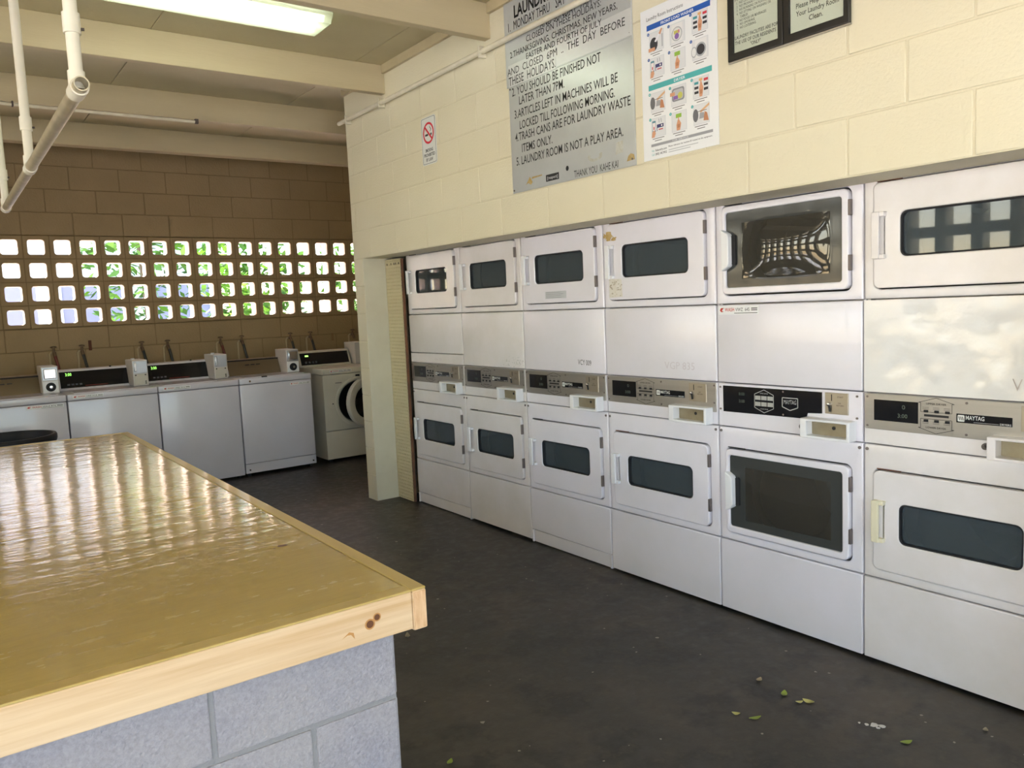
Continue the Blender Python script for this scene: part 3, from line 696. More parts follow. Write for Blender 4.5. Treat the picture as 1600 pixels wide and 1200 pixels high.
po = thing('instruction_poster', 'white laundry instruction poster with blue and teal headings', 'poster', (WX-.004, -2.555, 1.992), RW)
MB().box(0, .403, 0, .003, 0, .618).build('sheet', PAPER, po)
cols_, g = [], MB()
def ci(c):
    if c not in cols_: cols_.append(c)
    return cols_.index(c)
y0 = -.0006
def R4(u0, v0, u1, v1, c, l=0): g.flat([(u0, v0), (u1, v0), (u1, v1), (u0, v1)], y0-.0002*l, ci(c))
SKIN, SK2, LG, MG, DK, NAVY, TEAL, GRN = (.66, .33, .19), (.50, .22, .11), (.66, .68, .70), (.40, .42, .44), (.03, .03, .04), (.02, .10, .36), (.07, .42, .42), (.28, .48, .06)
R4(.035, .530, .372, .552, (.015, .10, .42)); g.text('FRONT LOAD WASHER', .115, .29, .5355, .011, y0-.0003, ci((.8, .82, .85)), bold=.02)
R4(.038, .285, .375, .307, TEAL); g.text('DRYER', .18, .24, .2905, .011, y0-.0003, ci((.8, .82, .85)), bold=.02)
R4(.045, .053, .375, .064, (.33, .33, .35)); g.text('FOR SERVICE', .165, .25, .0555, .006, y0-.0003, ci((.8, .82, .85)))
g.text('Laundry Room Instructions', .035, .235, .570, .015, y0, ci(DK)); g.text('WASH', .285, .355, .597, .016, y0, ci((.55, .03, .03)), bold=.03)
g.text('Visit', .047, .062, .032, .009, y0, ci(TEAL)); g.text('Call', .047, .062, .016, .009, y0, ci(TEAL)); g.text('fixlaundry.com', .068, .132, .032, .009, y0, ci(DK), bold=.01); g.text('(800) 342.9932', .068, .132, .016, .009, y0, ci(DK), bold=.01)
g.text('Please reference the machine ID located on the equipment.', .142, .372, .037, .006, y0, ci(DK), bold=.01)
for j in range(2): R4(.142, .024-j*.009, .30-.04*j, .0265-j*.009, MG)
def caption(u, v):
    for j in range(2):
        R4(u+.012+.012*j, v-.007-.009*j, u+.078-.014*j, v-.004-.009*j, (.16, .16, .17))
def cell(u, v, kind, n, c):
    w, h = .088, .080
    if kind != 'open': R4(u+.006, v, u+w, v+h, LG)
    R4(u+.010, v+.003, u+w-.004, v+h-.003, (.72, .73, .74), 1)
    if kind == 'pour':
        g.disc(u+.032, v+.030, .022, y0-.0004, 16, ci(DK), 1.25); R4(u+.002, v+.004, u+.038, v+.018, SKIN, 3)
        g.flat([(u+.036, v+.040), (u+.046, v+.036), (u+.072, v+.068), (u+.064, v+.074)], y0-.0006, ci((.80, .80, .84))); g.flat([(u+.06, v+.066), (u+.07, v+.06), (u+.082, v+.082), (u+.074, v+.084)], y0-.0008, ci(SKIN))
        R4(u+.076, v+.01, u+.082, v+.062, MG, 2)
    if kind == 'front':
        R4(u+.018, v+.006, u+.074, v+.076, (.78, .78, .77), 2); g.disc(u+.045, v+.036, .028, y0-.0006, 20, ci(MG)); g.disc(u+.045, v+.036, .024, y0-.0008, 20, ci((.72, .72, .68)))
        R4(u+.030, v+.036, u+.058, v+.050, (.55, .50, .12), 5); g.disc(u+.045, v+.027, .012, y0-.0011, 12, ci((.24, .12, .40))); R4(u+.052, v+.038, u+.060, v+.05, (.6, .2, .25), 6)
    if kind == 'keys':
        for a, b_, cc in ((.014, .054, (.06, .30, .33)), (.062, .060, (.60, .04, .06)), (.014, .036, DK), (.062, .042, DK), (.014, .018, DK), (.062, .024, DK)): R4(u+a, v+b_, u+a+.021, v+b_+.010, cc, 2)
        R4(u+.038, v+.064, u+.056, v+.074, (.72, .42, .18), 3); g.flat([(u+.040, v+.004), (u+.054, v+.004), (u+.060, v+.036), (u+.050, v+.064), (u+.046, v+.064), (u+.038, v+.034)], y0-.0008, ci(SKIN)); R4(u+.042, v+.014, u+.055, v+.030, SK2, 6)
    if kind == 'phone':
        g.flat(rrect(u+.012, u+.032, v+.022, v+.068, .003, 2), y0-.0006, ci((.10, .25, .32))); R4(u+.014, v+.028, u+.030, v+.060, (.80, .74, .74), 4); R4(u+.019, v+.032, u+.025, v+.044, (.6, .1, .12), 5)
        g.flat([(u+.008, v+.0), (u+.024, v+.0), (u+.032, v+.016), (u+.026, v+.030), (u+.012, v+.024)], y0-.0010, ci(SKIN))
        R4(u+.038, v+.036, u+.076, v+.050, (.05, .05, .16), 3); R4(u+.038, v+.024, u+.041, v+.038, (.05, .05, .16), 3); R4(u+.048, v+.026, u+.072, v+.031, (.55, .10, .12), 3); g.disc(u+.066, v+.043, .004, y0-.0012, 10, ci((.8, .8, .8)))
        for a in (0, 1): g.flat([(u+.05+a*.012, v+.056), (u+.054+a*.012, v+.056), (u+.052+a*.012, v+.074), (u+.048+a*.012, v+.072)], y0-.0006, ci(MG))
    if kind == 'start':
        R4(u+.030, v+.054, u+.060, v+.070, GRN, 3); R4(u+.042, v+.044, u+.047, v+.056, SKIN, 4); g.flat([(u+.034, v+.004), (u+.052, v+.004), (u+.058, v+.030), (u+.048, v+.046), (u+.040, v+.046), (u+.033, v+.026)], y0-.0010, ci(SKIN)); R4(u+.038, v+.014, u+.052, v+.028, SK2, 6)
    if kind == 'opendoor':
        R4(u+.022, v+.006, u+.078, v+.076, (.78, .78, .77), 2); g.disc(u+.050, v+.036, .027, y0-.0006, 20, ci(MG)); g.disc(u+.050, v+.036, .020, y0-.0008, 20, ci(DK)); g.disc(u+.016, v+.032, .014, y0-.001, 16, ci(MG), 1.5); g.disc(u+.016, v+.032, .011, y0-.0012, 16, ci((.76, .77, .77)), 1.5)
    if kind == 'load':
        g.flat(rrect(u+.012, u+.078, v+.018, v+.070, .01, 3), y0-.0006, ci((.25, .26, .28))); g.flat(rrect(u+.018, u+.072, v+.024, v+.064, .008, 3), y0-.0008, ci((.5, .5, .52))); R4(u+.020, v+.026, u+.044, v+.040, (.26, .12, .42), 5); g.disc(u+.056, v+.038, .013, y0-.0012, 12, ci((.55, .55, .12))); R4(u+.002, v+.042, u+.028, v+.056, SKIN, 6)
    if kind == 'lint':
        g.disc(u+.018, v+.038, .014, y0-.0006, 16, ci((.14, .14, .15)), 1.8); g.flat([(u+.036, v+.022), (u+.066, v+.022), (u+.060, v+.044), (u+.040, v+.046)], y0-.0006, ci((.35, .35, .37)))
        g.flat([(u+.044, v+.044), (u+.088, v+.066), (u+.088, v+.076), (u+.04, v+.052)], y0-.0008, ci((.70, .44, .24))); g.flat([(u+.058, v+.012), (u+.084, v+.008), (u+.076, v+.040), (u+.064, v+.046)], y0-.0010, ci(SK2)); R4(u+.030, v+.05, u+.075, v+.052, DK, 5)
    g.disc(u+.002, v+h-.004, .0065, y0-.0012, 14, ci(c)); g.text(str(n), u+.0005, u+.0035, v+h-.007, .006, y0-.0014, ci((.8, .82, .85)))
    caption(u, v)
UX = (.042, .156, .272)
for (r_, c_), kd, n_ in (((0, 0), 'pour', 1), ((0, 1), 'front', 2), ((0, 2), 'keys', 3), ((1, 0), 'phone', 4), ((1, 1), 'start', 5), ((1, 2), 'opendoor', 6)):
    cell(UX[c_], .438-.103*r_+(.010 if c_ == 2 else 0), kd, n_, NAVY)
for (r_, c_), kd, n_ in (((0, 0), 'lint', 1), ((0, 1), 'load', 2), ((0, 2), 'keys', 3), ((1, 0), 'phone', 4), ((1, 1), 'start', 5), ((1, 2), 'lint', 6)):
    cell(UX[c_], .193-.103*r_+(.004 if c_ == 2 else 0), kd, n_, TEAL)
g.build('printed_graphics', [ink(c, .45) for c in cols_], po)

def notice(u0, label, lines, w_):
    t = thing('framed_notice', label, 'notice', (WX-.003, -3.018-u0, 2.281), RW, 'framed notices on the block wall')
    MB().plate([(0, 0), (w_, 0), (w_, .34), (0, .34)], [(.022, .028), (w_-.022, .028), (w_-.022, .315), (.022, .315)], -.016, 0).build('frame', FRAMEB, t, bevel=.003)
    MB().box(.02, w_-.02, -.004, 0, .026, .317).build('paper', mat('notice_paper', (.78, .77, .68), .6), t)
    MB().box(.02, w_-.02, -.0085, -.0075, .026, .317).build('glazing', CLEAR, t)
    MB().box(-.001, w_+.001, -.012, -.002, -.005, -.0005).build('chrome_lip', mat('lip_metal', (.5, .48, .45), .35, .8), t)
    for s_, a, b_, z, h, bo in lines: words_of(s_, a, b_, z, h, -.0046, bo, INKB, t)
notice(0, 'black framed notice of numbered rules, left of the pair', [('"ONLY"', .095, .14, .040, .0125, .01), ('THE USE OF OUR RESIDENTS', .026, .205, .058, .0125, .01), ('LAUNDRY FACILITIES ARE FOR', .026, .214, .077, .0125, .01),
    ('7.  NO LOITERING', .035, .12, .111, .009, 0), ('6.  NO SMOKING', .035, .115, .124, .009, 0), ('5.  NO FOOD OR BEVERAGES', .035, .165, .137, .009, 0), ('TABLES', .05, .085, .150, .009, 0), ('4.  NO SITTING ON WASHERS OR', .035, .185, .163, .009, 0),
    ('3.  NO RUNNING OR PLAYING', .035, .17, .176, .009, 0), ('2.  NO PROFANITY OR SWEARING', .035, .19, .189, .009, 0), ('1.  NO LOUD MUSIC', .035, .13, .202, .009, 0), ('July 4th, 2001', .026, .09, .217, .009, 0), ('LAUNDRY ROOM', .06, .18, .27, .016, .02)], .240)
notice(.242, 'black framed notice reading please help us keep your laundry room clean', [('Clean.', .095, .148, .055, .017, .01), ('Your Laundry Room', .045, .207, .081, .017, .01), ('Please Help Us Keep', .045, .207, .107, .017, .01), ('Overloading the machines', .028, .14, .147, .009, 0), ('Please do not', .028, .10, .160, .009, 0), ('NOTICE', .08, .17, .25, .018, .02)], .250)

ns = thing('no_smoking_sign', 'small white no smoking sign with red prohibition circle', 'sign', (WX-.004, -.682, 2.279), RW)
MB().prism(rrect(0, .170, 0, .283, .016), 0, .003).build('plate', mat('sign_white', (.74, .75, .71), .4), ns)
g = MB().plate(rrect(.006, .164, .006, .277, .012), rrect(.008, .162, .008, .275, .011), -.0005, 0, 1)
n = 32; cx, cz = .085, .186
for k in range(n):
    a, b_ = 2*math.pi*k/n, 2*math.pi*(k+1)/n
    g.flat([(cx+.064*math.cos(a), cz+.064*math.sin(a)), (cx+.064*math.cos(b_), cz+.064*math.sin(b_)), (cx+.051*math.cos(b_), cz+.051*math.sin(b_)), (cx+.051*math.cos(a), cz+.051*math.sin(a))], -.0006, 0)
g.flat([(cx-.043, cz+.034), (cx-.034, cz+.043), (cx+.043, cz-.034), (cx+.034, cz-.043)][::-1], -.0009, 0)
g.flat([(cx-.040, cz-.016), (cx-.004, cz-.016), (cx-.004, cz-.004), (cx-.040, cz-.004)], -.0006, 1); g.flat([(cx+.022, cz-.016), (cx+.038, cz-.016), (cx+.038, cz-.004), (cx+.022, cz-.004)], -.0006, 1)
for k in range(10):
    a, b_ = k*.5, (k+1)*.5; f_ = lambda q: (cx+.014+.009*math.sin(q)+.002*q, cz+.006+.0065*q)
    p_, q_ = f_(a), f_(b_); g.flat([(p_[0], p_[1]), (p_[0]+.006, p_[1]), (q_[0]+.006, q_[1]), (q_[0], q_[1])], -.0006, 1)
g.text('SMOKING', .040, .130, .076, .019, -.0006, 1, bold=.02); g.text('PROHIBITED', .022, .150, .048, .019, -.0006, 1, bold=.02); g.text('BY LAW', .046, .124, .020, .019, -.0006, 1, bold=.02)
g.build('printed_graphics', [RED, INKB], ns)

# ------------------------------------------------------------------ washers
WY = 1.895; WXS = [-2.624, -1.967, -1.310, -.653]; WW = .648
def coin_box(t, u, kind):
    b = MB().box(0, .118, 0, .29, 0, .215).build('coin_box', mat('coin_box_paint', (.66, .64, .62), .4), t, bevel=.006); b.location = (u, .245, .868)
    MB().box(.006, .112, -.004, .004, .105, .205).build('slide_plate', mat('slide_steel', (.42, .44, .47), .3, .6), b, bevel=.002)
    if kind == 'dial':
        MB().box(.016, .102, -.022, -.002, .118, .195).build('coin_slide', CHROME, b, bevel=.006)
        MB().box(.005, .113, -.006, .002, .006, .100).build('lock_plate', PLASTIC, b, bevel=.003)
        MB().lathe([(0, -.02), (.013, -.02), (.016, -.012), (.034, -.010), (.036, -.004)], (.059, 0, .052), 'y', 24).build('lock_dial', RUBBER, b, smooth=True)
        MB().lathe([(0, -.027), (.011, -.026), (.012, -.018)], (.059, 0, .052), 'y', 16).build('lock_core', CHROME, b, smooth=True)
    else:
        MB().box(.012, .030, -.016, -.002, .120, .196).build('coin_slide', CHROME, b, bevel=.004)
        MB().box(.008, .110, -.007, .002, .008, .099).build('vault_door', mat('vault_beige', (.58, .55, .48), .4), b, bevel=.003)
        for q in ((.02, .09), (.095, .09), (.095, .035), (.095, .02)): MB().lathe([(0, -.012), (.005, -.011), (.006, -.006)], (q[0], 0, q[1]), 'y', 10).build('screw', DARK, b)
        MB().tube([(.03, .12, .214), (.03, .12, .228)], .016, 12).build('cap', PLASTIC, b, smooth=True)
def washer(i, label, kind, box, code, toe):
    t = thing('top_load_washer', label, 'washer', (WXS[i], WY, 0), 0, 'top load washers along the back wall')
    MB().box(0, WW, .004, .66, .022 if not toe else .115, .812).build('cabinet', WASHW, t, bevel=.007, seg=3)
    if toe:
        MB().box(0, WW, .004, .66, .030, .112).build('toe_panel', WASHW, t, bevel=.004)
        for u in (.035, WW-.03): MB().lathe([(0, -.003), (.007, -.003), (.007, .006)], (u, 0, .06), 'y', 10).build('screw', DARK, t)
    MB().box(-.001, WW+.001, 0, .665, .816, .866).build('top_deck', WASHW, t, bevel=.008, seg=3)
    MB().box(.05, WW-.17 if kind == 'digital' else WW-.05, .03, .36, .8655, .873).build('lid', WASHW, t, bevel=.004)
    for u in (.04, WW-.04):
        for y in (.05, .6): MB().tube([(u, y, 0), (u, y, .034)], .018, 10).build('foot', RUBBER, t)
    ux = .520 if box != 'none' else WW
    if kind == 'digital':
        pr = [(.44, .866), (.505, 1.030), (.56, 1.036), (.66, 1.0), (.66, .866)]
        c = MB(); k = len(pr)
        c.add([(.0, y, z) for y, z in pr]+[(WW, y, z) for y, z in pr], [tuple(range(k)), tuple(range(2*k-1, k-1, -1))]+[(i_, k+i_, k+(i_+1) % k, (i_+1) % k) for i_ in range(k)])
        con = c.build('console', WASHW, t, bevel=.005)
        sl = lambda z: .44+(z-.866)*.065/.164
        def face(mb, u0, u1, z0, z1, off, mi=0): mb.add([(u0, sl(z0)-off, z0), (u1, sl(z0)-off, z0), (u1, sl(z1)-off, z1), (u0, sl(z1)-off, z1)], [(0, 1, 2, 3)], mi)
        f = MB(); z0, z1, o_ = .885, 1.016, .002
        f.add([(.012, sl(z0)-o_, z0), (.535, sl(z0)-o_, z0), (.535, sl(z1)-o_, z1), (.012, sl(z1)-o_, z1), (.012, sl(z0)+.002, z0), (.535, sl(z0)+.002, z0), (.535, sl(z1)+.002, z1), (.012, sl(z1)+.002, z1)],
              [(0, 1, 2, 3), (0, 4, 5, 1), (1, 5, 6, 2), (2, 6, 7, 3), (3, 7, 4, 0)])
        pn = f.build('control_glass', BLACK, con)
        V, fs = text_mesh('3:00'); q = MB(); xs = [v[0] for v in V]; kx = .045/(max(xs)-min(xs))
        q.add([(.055+(x-min(xs))*kx, sl(.982+z_*.034)-.003, .982+z_*.034) for x, z_ in V], fs); q.build('digits', GREEN_LED, pn)
        q = MB(); face(q, .19, .36, .893, .899, .003); q.build('red_print', mat('dim_red_print', (.22, .03, .02), .5), pn)
        for j in range(4): q = MB(); face(q, .06+j*.03, .08+j*.03, .905, .918, .003); q.build('button', mat('dim_button', (.12, .12, .13), .5), pn)
        MB().lathe([(0, .0), (.008, 0), (.008, .012)], (.40, .53, 1.03), 'z', 10).build('screw', DARK, con)
    else:
        pr = [(.41, .866), (.425, .905), (.475, 1.000), (.60, 1.012), (.66, .99), (.66, .866)]
        c = MB(); k = len(pr)
        c.add([(.02, y, z) for y, z in pr]+[(WW-.02, y, z) for y, z in pr], [tuple(range(k)), tuple(range(2*k-1, k-1, -1))]+[(i_, k+i_, k+(i_+1) % k, (i_+1) % k) for i_ in range(k)])
        con = c.build('console', BROWNM, t, bevel=.003)
        for u in (.005, WW-.035):
            c = MB(); c.add([(u, y-.012, z+.004) for y, z in pr]+[(u+.03, y-.012, z+.004) for y, z in pr], [tuple(range(k)), tuple(range(2*k-1, k-1, -1))]+[(i_, k+i_, k+(i_+1) % k, (i_+1) % k) for i_ in range(k)])
            c.build('console_end', WASHW, con, bevel=.003)
        MB().box(.03, WW-.04, .470, .485, .995, 1.006).build('trim_bar', DARK, con)
        for j in range(3): MB().box(.20+j*.05, .235+j*.05, .440, .452, .955, .963).build('printed_mark', INKB, con)
    coin_box(t, ux, box)
    p = MB()
    if i == 0: wash_sticker(p, WW-.27, .778, .25, .027, .0032, 'VDLZ 874')
    elif i == 3: wash_sticker(p, WW-.20, .772, .19, .022, .0032, 'VRE 303')
    else: wash_sticker(p, .035, .829, .215, .026, -.0008, 'VRE 314' if i == 1 else 'VRE 313')
    p.build('label_sticker', STK, t)
    if i == 3:
        MB().box(.20, .245, -.002, .02, .866, .876).build('lid_latch', DARK, t, bevel=.002); MB().lathe([(0, -.003), (.008, -.002), (.009, 0)], (.09, 0, .84), 'y', 12).build('lid_lock', VALVE, t)
washer(0, 'white top load washer at the left edge with chrome coin slide and dial lock', 'bronze', 'dial', '', False)
washer(1, 'white top load washer with green-lit black console, second from the left edge', 'digital', 'vault', '', False)
washer(2, 'white top load washer with green-lit black console, beside the bronze-console one', 'digital', 'vault', '', False)
washer(3, 'white top load washer with bronze console and separate toe panel', 'bronze', 'dial', '', True)

t = thing('front_load_washer', 'cream front load washer with its round door ajar, half behind the wall end', 'washer', (.125, 1.94, 0))
MB().plate(rrect(0, .686, .30, .826, .01), [(.343+.205*math.cos(a), .553+.205*math.sin(a)) for a in [math.radians(x) for x in (0, 18, 36, 54, 72, 90, 90, 108, 126, 144, 162, 180, 180, 198, 216, 234, 252, 270, 270, 288, 306, 324, 342, 360)]], 0, .02).build('front_panel', WASHOLD, t)
MB().box(0, .686, .02, .03, .30, .36).box(0, .012, .02, .70, .03, .826).box(.674, .686, .02, .70, .03, .826).box(.012, .674, .69, .70, .03, .826).box(.012, .674, .02, .69, .03, .05).build('cabinet', WASHOLD, t)
MB().box(0, .686, -.002, .025, .030, .294).build('lower_panel', WASHOLD, t, bevel=.004)
MB().box(-.001, .687, -.004, .70, .830, .885).build('top_deck', WASHOLD, t, bevel=.006)
MB().lathe([(.205, .004), (.236, .002), (.240, -.008), (.225, -.014), (.205, -.010), (.195, .01), (.19, .05)], (.343, 0, .553), 'y', 40).build('port_ring', mat('port_ring_cream', (.66, .63, .54), .4), t, smooth=True)
MB().lathe([(.19, .02), (.175, .06), (.18, .08), (.24, .10), (.24, .50), (0, .51)], (.343, 0, .553), 'y', 32).build('drum', mat('dark_drum', (.03, .03, .03), .5), t, smooth=True)
dm = MB().lathe([(.150, -.02), (.155, -.045), (.185, -.055), (.222, -.045), (.232, -.02), (.225, 0), (.15, .0)], (-.235, 0, 0), 'y', 40)
dr = dm.build('door', mat('door_cream', (.70, .68, .62), .35), t, smooth=True); dr.location = (.343+.235, -.016, .553); dr.rotation_euler = (0, 0, math.radians(19))
MB().lathe([(.152, -.03), (.150, .03), (.13, .09), (.08, .12), (0, .125)], (-.235, 0, 0), 'y', 36).build('door_bowl', glass('bowl_glass', (.25, .25, .25)), dr, smooth=True)
MB().box(.33, .372, -.004, .0, .775, .81).build('badge', DARK, t); MB().box(.12, .185, -.002, .0, .742, .75).build('maker_print', mat('maker_print', (.25, .24, .22), .5), t)
MB().tube([(.085, -.003, .553), (.085, .003, .553)], .006, 10).build('latch_hole', DARK, t)
p = MB(); wash_sticker(p, .07, .845, .22, .024, -.0048, 'TDL 302'); p.build('label_sticker', STK, t)
pr = [(.44, .885), (.50, 1.035), (.56, 1.04), (.68, 1.0), (.68, .885)]; c = MB(); k = 5
c.add([(-.04, y, z) for y, z in pr]+[(.50, y, z) for y, z in pr], [tuple(range(k)), tuple(range(2*k-1, k-1, -1))]+[(i_, k+i_, k+(i_+1) % k, (i_+1) % k) for i_ in range(k)])
con = c.build('console', WASHOLD, t, bevel=.005)
s2 = lambda z: .44+(z-.885)*.06/.15
f = MB().add([(-.02, s2(.905)-.003, .905), (.48, s2(.905)-.003, .905), (.48, s2(1.02)-.003, 1.02), (-.02, s2(1.02)-.003, 1.02)], [(0, 1, 2, 3)])
pn = f.build('control_glass', BLACK, con)
MB().add([(.03, s2(.985)-.004, .985), (.065, s2(.985)-.004, .985), (.065, s2(1.0)-.004, 1.0), (.03, s2(1.0)-.004, 1.0)], [(0, 1, 2, 3)]).build('digits', GREEN_LED, pn)
for j in range(4): MB().add([(.02+j*.035, s2(.92)-.004, .92), (.04+j*.035, s2(.92)-.004, .92), (.04+j*.035, s2(.94)-.004, .94), (.02+j*.035, s2(.94)-.004, .94)], [(0, 1, 2, 3)]).build('button', mat('dim_button', (.12, .12, .13), .5), pn)
MB().box(.52, .66, .38, .64, .885, 1.10).build('coin_box', mat('coin_box_paint', (.66, .64, .62), .4), t, bevel=.006)
for u in (.05, .63):
    for y in (.05, .62): MB().tube([(u, y, 0), (u, y, .035)], .02, 10).build('foot', RUBBER, t)

# hose faucets on the back wall
FX = [(-1.923, 'r', 'red hosed wall faucet above the left edge washer'), (-1.705, 'k', 'black hosed wall faucet left of the rusty strap'), (-1.215, 'k', 'black hosed wall faucet behind the second coin box'),
      (-.99, 'k', 'black hosed wall faucet above the third washer console'), (-.505, 'r', 'red hosed wall faucet behind the third coin box'), (-.30, 'k', 'black hosed wall faucet above the bronze console'),
      (.195, 'k', 'black hosed wall faucet just left of the front loader'), (.41, 'k', 'black hosed wall faucet above the front loader console'), (.885, 'n', 'bare wall faucet nearest the wall end')]
for x, kd, lb in FX:
    t = thing('hose_faucet', lb, 'faucet', (x, YB, 1.155), 0, 'hose faucets above the washers')
    MB().tube([(0, .01, .01), (0, -.055, .01)], .012, 10).tube([(0, -.04, .012), (0, -.045, .05)], .010, 10).tube([(0, -.05, .012), (.004, -.072, -.03)], .014, 10).build('valve', VALVE, t, smooth=True)
    MB().lathe([(0, .012), (.012, .012), (.024, .006), (.024, -.002), (0, -.002)], (0, -.046, .055), 'z', 12).build('wheel_handle', VALVE, t, smooth=True)
    MB().tube([(-.03, -.008, -.26), (-.03, -.008, .0), (-.02, -.012, .012), (0, -.012, .012)], .009, 8).build('supply_pipe', mat('supply_paint', (.5, .4, .24), .6), t, smooth=True)
    if kd != 'n': MB().tube([(.004, -.072, -.02), (.014, -.085, -.09), (.03, -.095, -.18), (.045, -.10, -.30), (.05, -.10, -.55)], .0125, 10).build('hose', HOSE_R if kd == 'r' else HOSE_K, t, smooth=True)
t = MB().box(-1.645, -1.620, YB-.012, YB+.002, 1.165, 1.255).box(-1.640, -1.625, YB-.02, YB-.010, 1.18, 1.24).build('rusty_strap', RUST, bevel=.003); tag(t, 'rusty metal strap on the back wall above the second washer', 'bracket')
t = MB().box(.66, .685, YB-.008, YB+.002, 1.11, 1.19).build('rusty_plate', mat('wall_stain', (.28, .17, .08), .8), bevel=.003); tag(t, 'small rust-brown plate on the back wall near the wall end', 'bracket')

# ------------------------------------------------------------------ table
TX1, TX0, TY0, TY1, TZ = -1.930, -3.15, -3.516, -.212, .7945
tb = thing('folding_table', 'big varnished plywood laundry table on a grey concrete block base', 'table', ((TX0+TX1)/2, (TY0+TY1)/2, 0))
ox, oy = tb.location.x, tb.location.y
def T(mb):
    mb.v = [(x-ox, y-oy, z) for x, y, z in mb.v]; return mb
T(MB().box(TX0+.038, TX1-.038, TY0+.038, TY1-.038, .752, TZ-.001)).build('plywood_top', PLY, tb, bevel=.0015, seg=1)
ztop = .004
T(MB().box(TX0, TX1-.0365, TY0, TY0+.037, .706, TZ-ztop)).build('edge_board', PINE, tb, bevel=.003)
T(MB().box(TX1-.036, TX1, TY0, TY1, .700, TZ-ztop)).build('edge_board', PINE, tb, bevel=.005)
T(MB().box(TX0, TX1-.0365, TY1-.037, TY1, .706, TZ-ztop)).build('edge_board', PINE, tb, bevel=.003)
T(MB().box(TX0, TX0+.036, TY0+.038, TY1-.038, .706, TZ-ztop)).build('edge_board', PINE, tb, bevel=.003)
# the boards' varnished top faces
T(MB().box(TX0, TX1-.0368, TY0+.0005, TY0+.0372, TZ-ztop-.001, TZ)).build('varnished_rim', PLY_EDGE, tb, bevel=.0015, seg=1)
T(MB().box(TX1-.0362, TX1-.0005, TY0+.002, TY1-.001, TZ-ztop-.001, TZ)).build('varnished_rim', PLY_EDGE, tb, bevel=.0015, seg=1)
T(MB().box(TX0, TX1-.0368, TY1-.0372, TY1-.0005, TZ-ztop-.001, TZ)).build('varnished_rim', PLY_EDGE, tb, bevel=.0015, seg=1)
T(MB().box(TX1-.033, TX1-.003, TY0-.0012, TY0+.001, .704, TZ-.008)).build('end_grain', PINE_END, tb)
for x, z, s_ in ((-2.070, .746, 1.4), (-2.053, .757, 1.1)):
    T(MB().disc(x, z, .0085*s_, TY0-.0008, 14, sz=1.0)).build('knot_ring', KNOT_R, tb); T(MB().disc(x, z, .006*s_, TY0-.0012, 14, sz=1.0)).build('knot', KNOT, tb)
T(MB().flat([(-2.135, .731), (-2.118, .742), (-2.108, .738), (-2.106, .724), (-2.114, .735), (-2.122, .736)], TY0-.0008)).build('bark_mark', KNOT_R, tb)
for x, y, a, b_ in ((-2.06, -2.98, .014, .010), (-2.085, -2.99, .004, .004), (-2.30, -.62, .006, .004)):
    T(MB().add([(x+a*math.cos(k*.52), y+b_*math.sin(k*.52), TZ-.0006) for k in range(12)], [tuple(range(12))])).build('burn_mark', KNOT, tb)
# block base
bx0, bx1, by0, by1 = -3.08, -1.988, -3.466, -.262
T(MB().box(bx0+.004, bx1-.004, by0+.004, by1-.004, 0, .752)).build('base_core', MORTAR, tb)
zc = [(.540, .738), (.3412, .540), (.1424, .3412), (.0, .1424)]
cache = {}
def bblock(L, H):
    key = (round(L, 3), round(H, 3))
    if key not in cache: cache[key] = block_mesh('concrete_block', L-.010, H-.010, .06, CMU)
    return cache[key]
for r_, (a, b_) in enumerate(zc):
    for face_, lo, hi in (('f', bx0, bx1), ('r', by0, by1), ('l', by0, by1), ('b', bx0, bx1)):
        step = BL; cuts = [hi] if face_ in 'fb' else [lo]
        off = (BL if r_ % 2 == 0 else BL/2) if face_ in 'fb' else (BL/2 if r_ % 2 == 0 else BL)
        while True:
            n_ = cuts[-1]-off if face_ in 'fb' else cuts[-1]+off
            off = BL
            if (face_ in 'fb' and n_ < lo+.05) or (face_ in 'rl' and n_ > hi-.05): cuts.append(lo if face_ in 'fb' else hi); break
            cuts.append(n_)
        for p_, q_ in zip(cuts, cuts[1:]):
            me = bblock(abs(p_-q_), b_-a); m_ = (p_+q_)/2; z = (a+b_)/2
            if face_ == 'f': loc, rz = (m_, by0, z), 0
            elif face_ == 'b': loc, rz = (m_, by1, z), math.pi
            elif face_ == 'r': loc, rz = (bx1, m_, z), math.pi/2
            else: loc, rz = (bx0, m_, z), -math.pi/2
            place('concrete_block', me, tb, (loc[0]-ox, loc[1]-oy, loc[2]), rz)

# ------------------------------------------------------------------ trash can
t = thing('trash_can', 'round black plastic trash can behind the table', 'trash can', (-2.44, 1.01, 0))
MB().lathe([(0, 0), (.225, 0), (.235, .02), (.272, .655), (.268, .66), (.262, .655), (.225, .03), (0, .025)], (0, 0, 0), 'z', 48).build('body', RUBBER, t, smooth=True)
MB().lathe([(.268, .650), (.286, .650), (.290, .668), (.290, .690), (.284, .700), (.270, .700), (.264, .690), (.262, .650)], (0, 0, 0), 'z', 48).build('rim', mat('rim_plastic', (.018, .018, .02), .5, spec=.3), t, smooth=True)
for a in (0, math.pi):
    MB().tube([(.268*math.cos(a)-.05*math.sin(a), .268*math.sin(a)-.05*math.cos(a), .60), (.31*math.cos(a)-.04*math.sin(a), .31*math.sin(a)-.04*math.cos(a), .60), (.31*math.cos(a)+.04*math.sin(a), .31*math.sin(a)+.04*math.cos(a), .60), (.268*math.cos(a)+.05*math.sin(a), .268*math.sin(a)+.05*math.cos(a), .60)], .012, 8).build('handle', RUBBER, t, smooth=True)

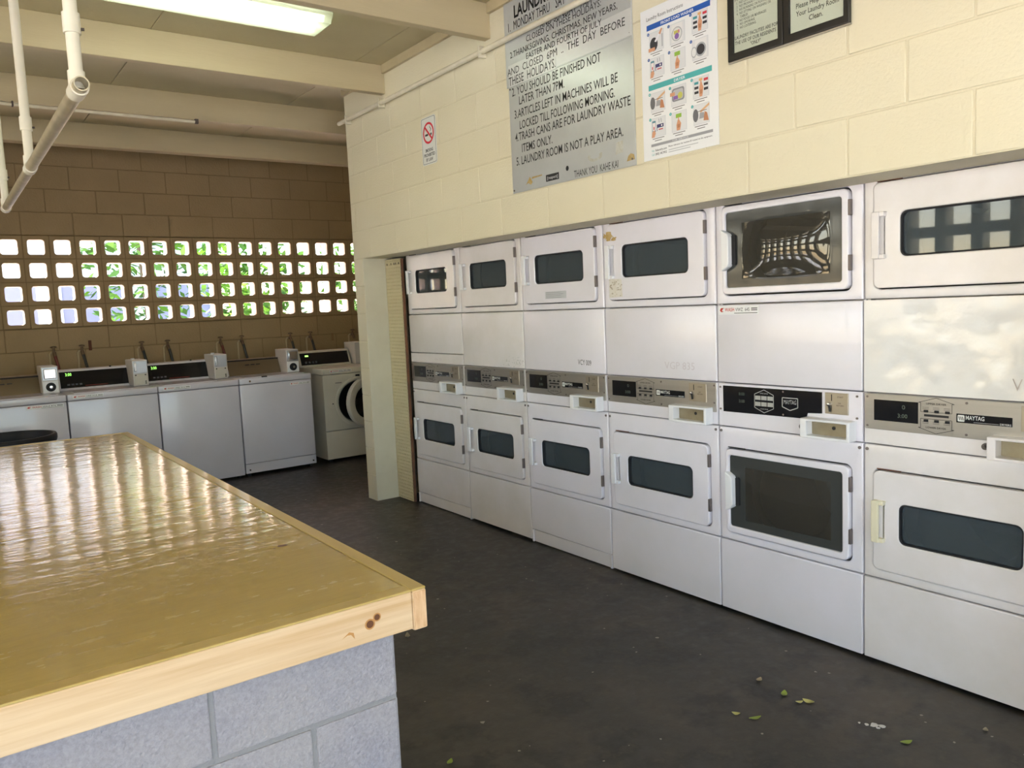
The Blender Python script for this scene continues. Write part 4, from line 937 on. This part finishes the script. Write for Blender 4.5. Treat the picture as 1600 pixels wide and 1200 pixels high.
# ------------------------------------------------------------------ leaves and scraps on the floor
def leaf(x, y, L, W, a, m, label, curl=.004):
    b = MB(); n = 6; V = []
    for i in range(n+1):
        s_ = i/n; wd = W*math.sin(math.pi*min(1, s_*.96+.02))**.8; h = .0015+curl*(s_-.5)**2*4
        V += [((s_-.5)*L, -wd/2, h+curl*.4), ((s_-.5)*L, 0, h), ((s_-.5)*L, wd/2, h+curl*.4)]
    fs = []
    for i in range(n):
        for j in range(2): fs.append((i*3+j, (i+1)*3+j, (i+1)*3+j+1, i*3+j+1))
    b.add(V, fs); o = b.build('fallen_leaf', m, smooth=True); o.location = (x, y, 0); o.rotation_euler = (0, 0, a)
    tag(o, label, 'leaf', 'fallen leaves on the floor')
leaf(-.464, -3.401, .042, .022, .5, LEAFM, 'folded green leaf on the floor behind the two pale ones')
leaf(-.475, -3.469, .026, .016, -.6, LEAFY, 'small pale oval leaf beside a larger pale leaf')
leaf(-.448, -3.486, .040, .026, -1.3, LEAFY, 'largest pale yellow-green leaf on the floor')
leaf(-.698, -3.377, .028, .020, -1.0, LEAFY, 'pale round leaf next to a flat green leaf')
leaf(-.674, -3.436, .044, .018, -.4, LEAFM, 'flat dull green leaf just right of a pale round leaf')
leaf(-.445, -3.824, .040, .020, -.5, LEAFM, 'green leaf lying alone nearest the front right')
leaf(-.443, -3.281, .032, .020, .2, LEAFB, 'dry brown leaf nearest the dryers')
leaf(-1.232, -2.068, .034, .022, 1.2, LEAFB, 'dry curled leaf beside the table corner', .012)
leaf(-1.59, -2.989, .030, .018, .6, LEAFM, 'green leaf at the bottom edge beside the table base')
leaf(-.195, -3.947, .024, .016, .3, LEAFB, 'pale dry leaf in front of the nearest dryer base')
rs = random.Random(8)
b = MB()
for x, y, s_ in ((-.421, -3.707, .016), (-.410, -3.728, .013), (-.437, -3.690, .008), (-.445, -3.67, .005), (-.43, -3.725, .008)):
    b.prism([(x+s_*rs.uniform(.6, 1.1)*math.cos(k*.9), y+s_*rs.uniform(.5, 1)*math.sin(k*.9)) for k in range(7)], 0, .0015)
b.v = [(x, z, .0007+y) for x, y, z in b.v]
tag(b.build('paper_scrap', mat('scrap_white', (.70, .68, .64), .8)), 'torn white paper scrap on the floor near the front dryer', 'scrap')
print('objects', len(bpy.data.objects))
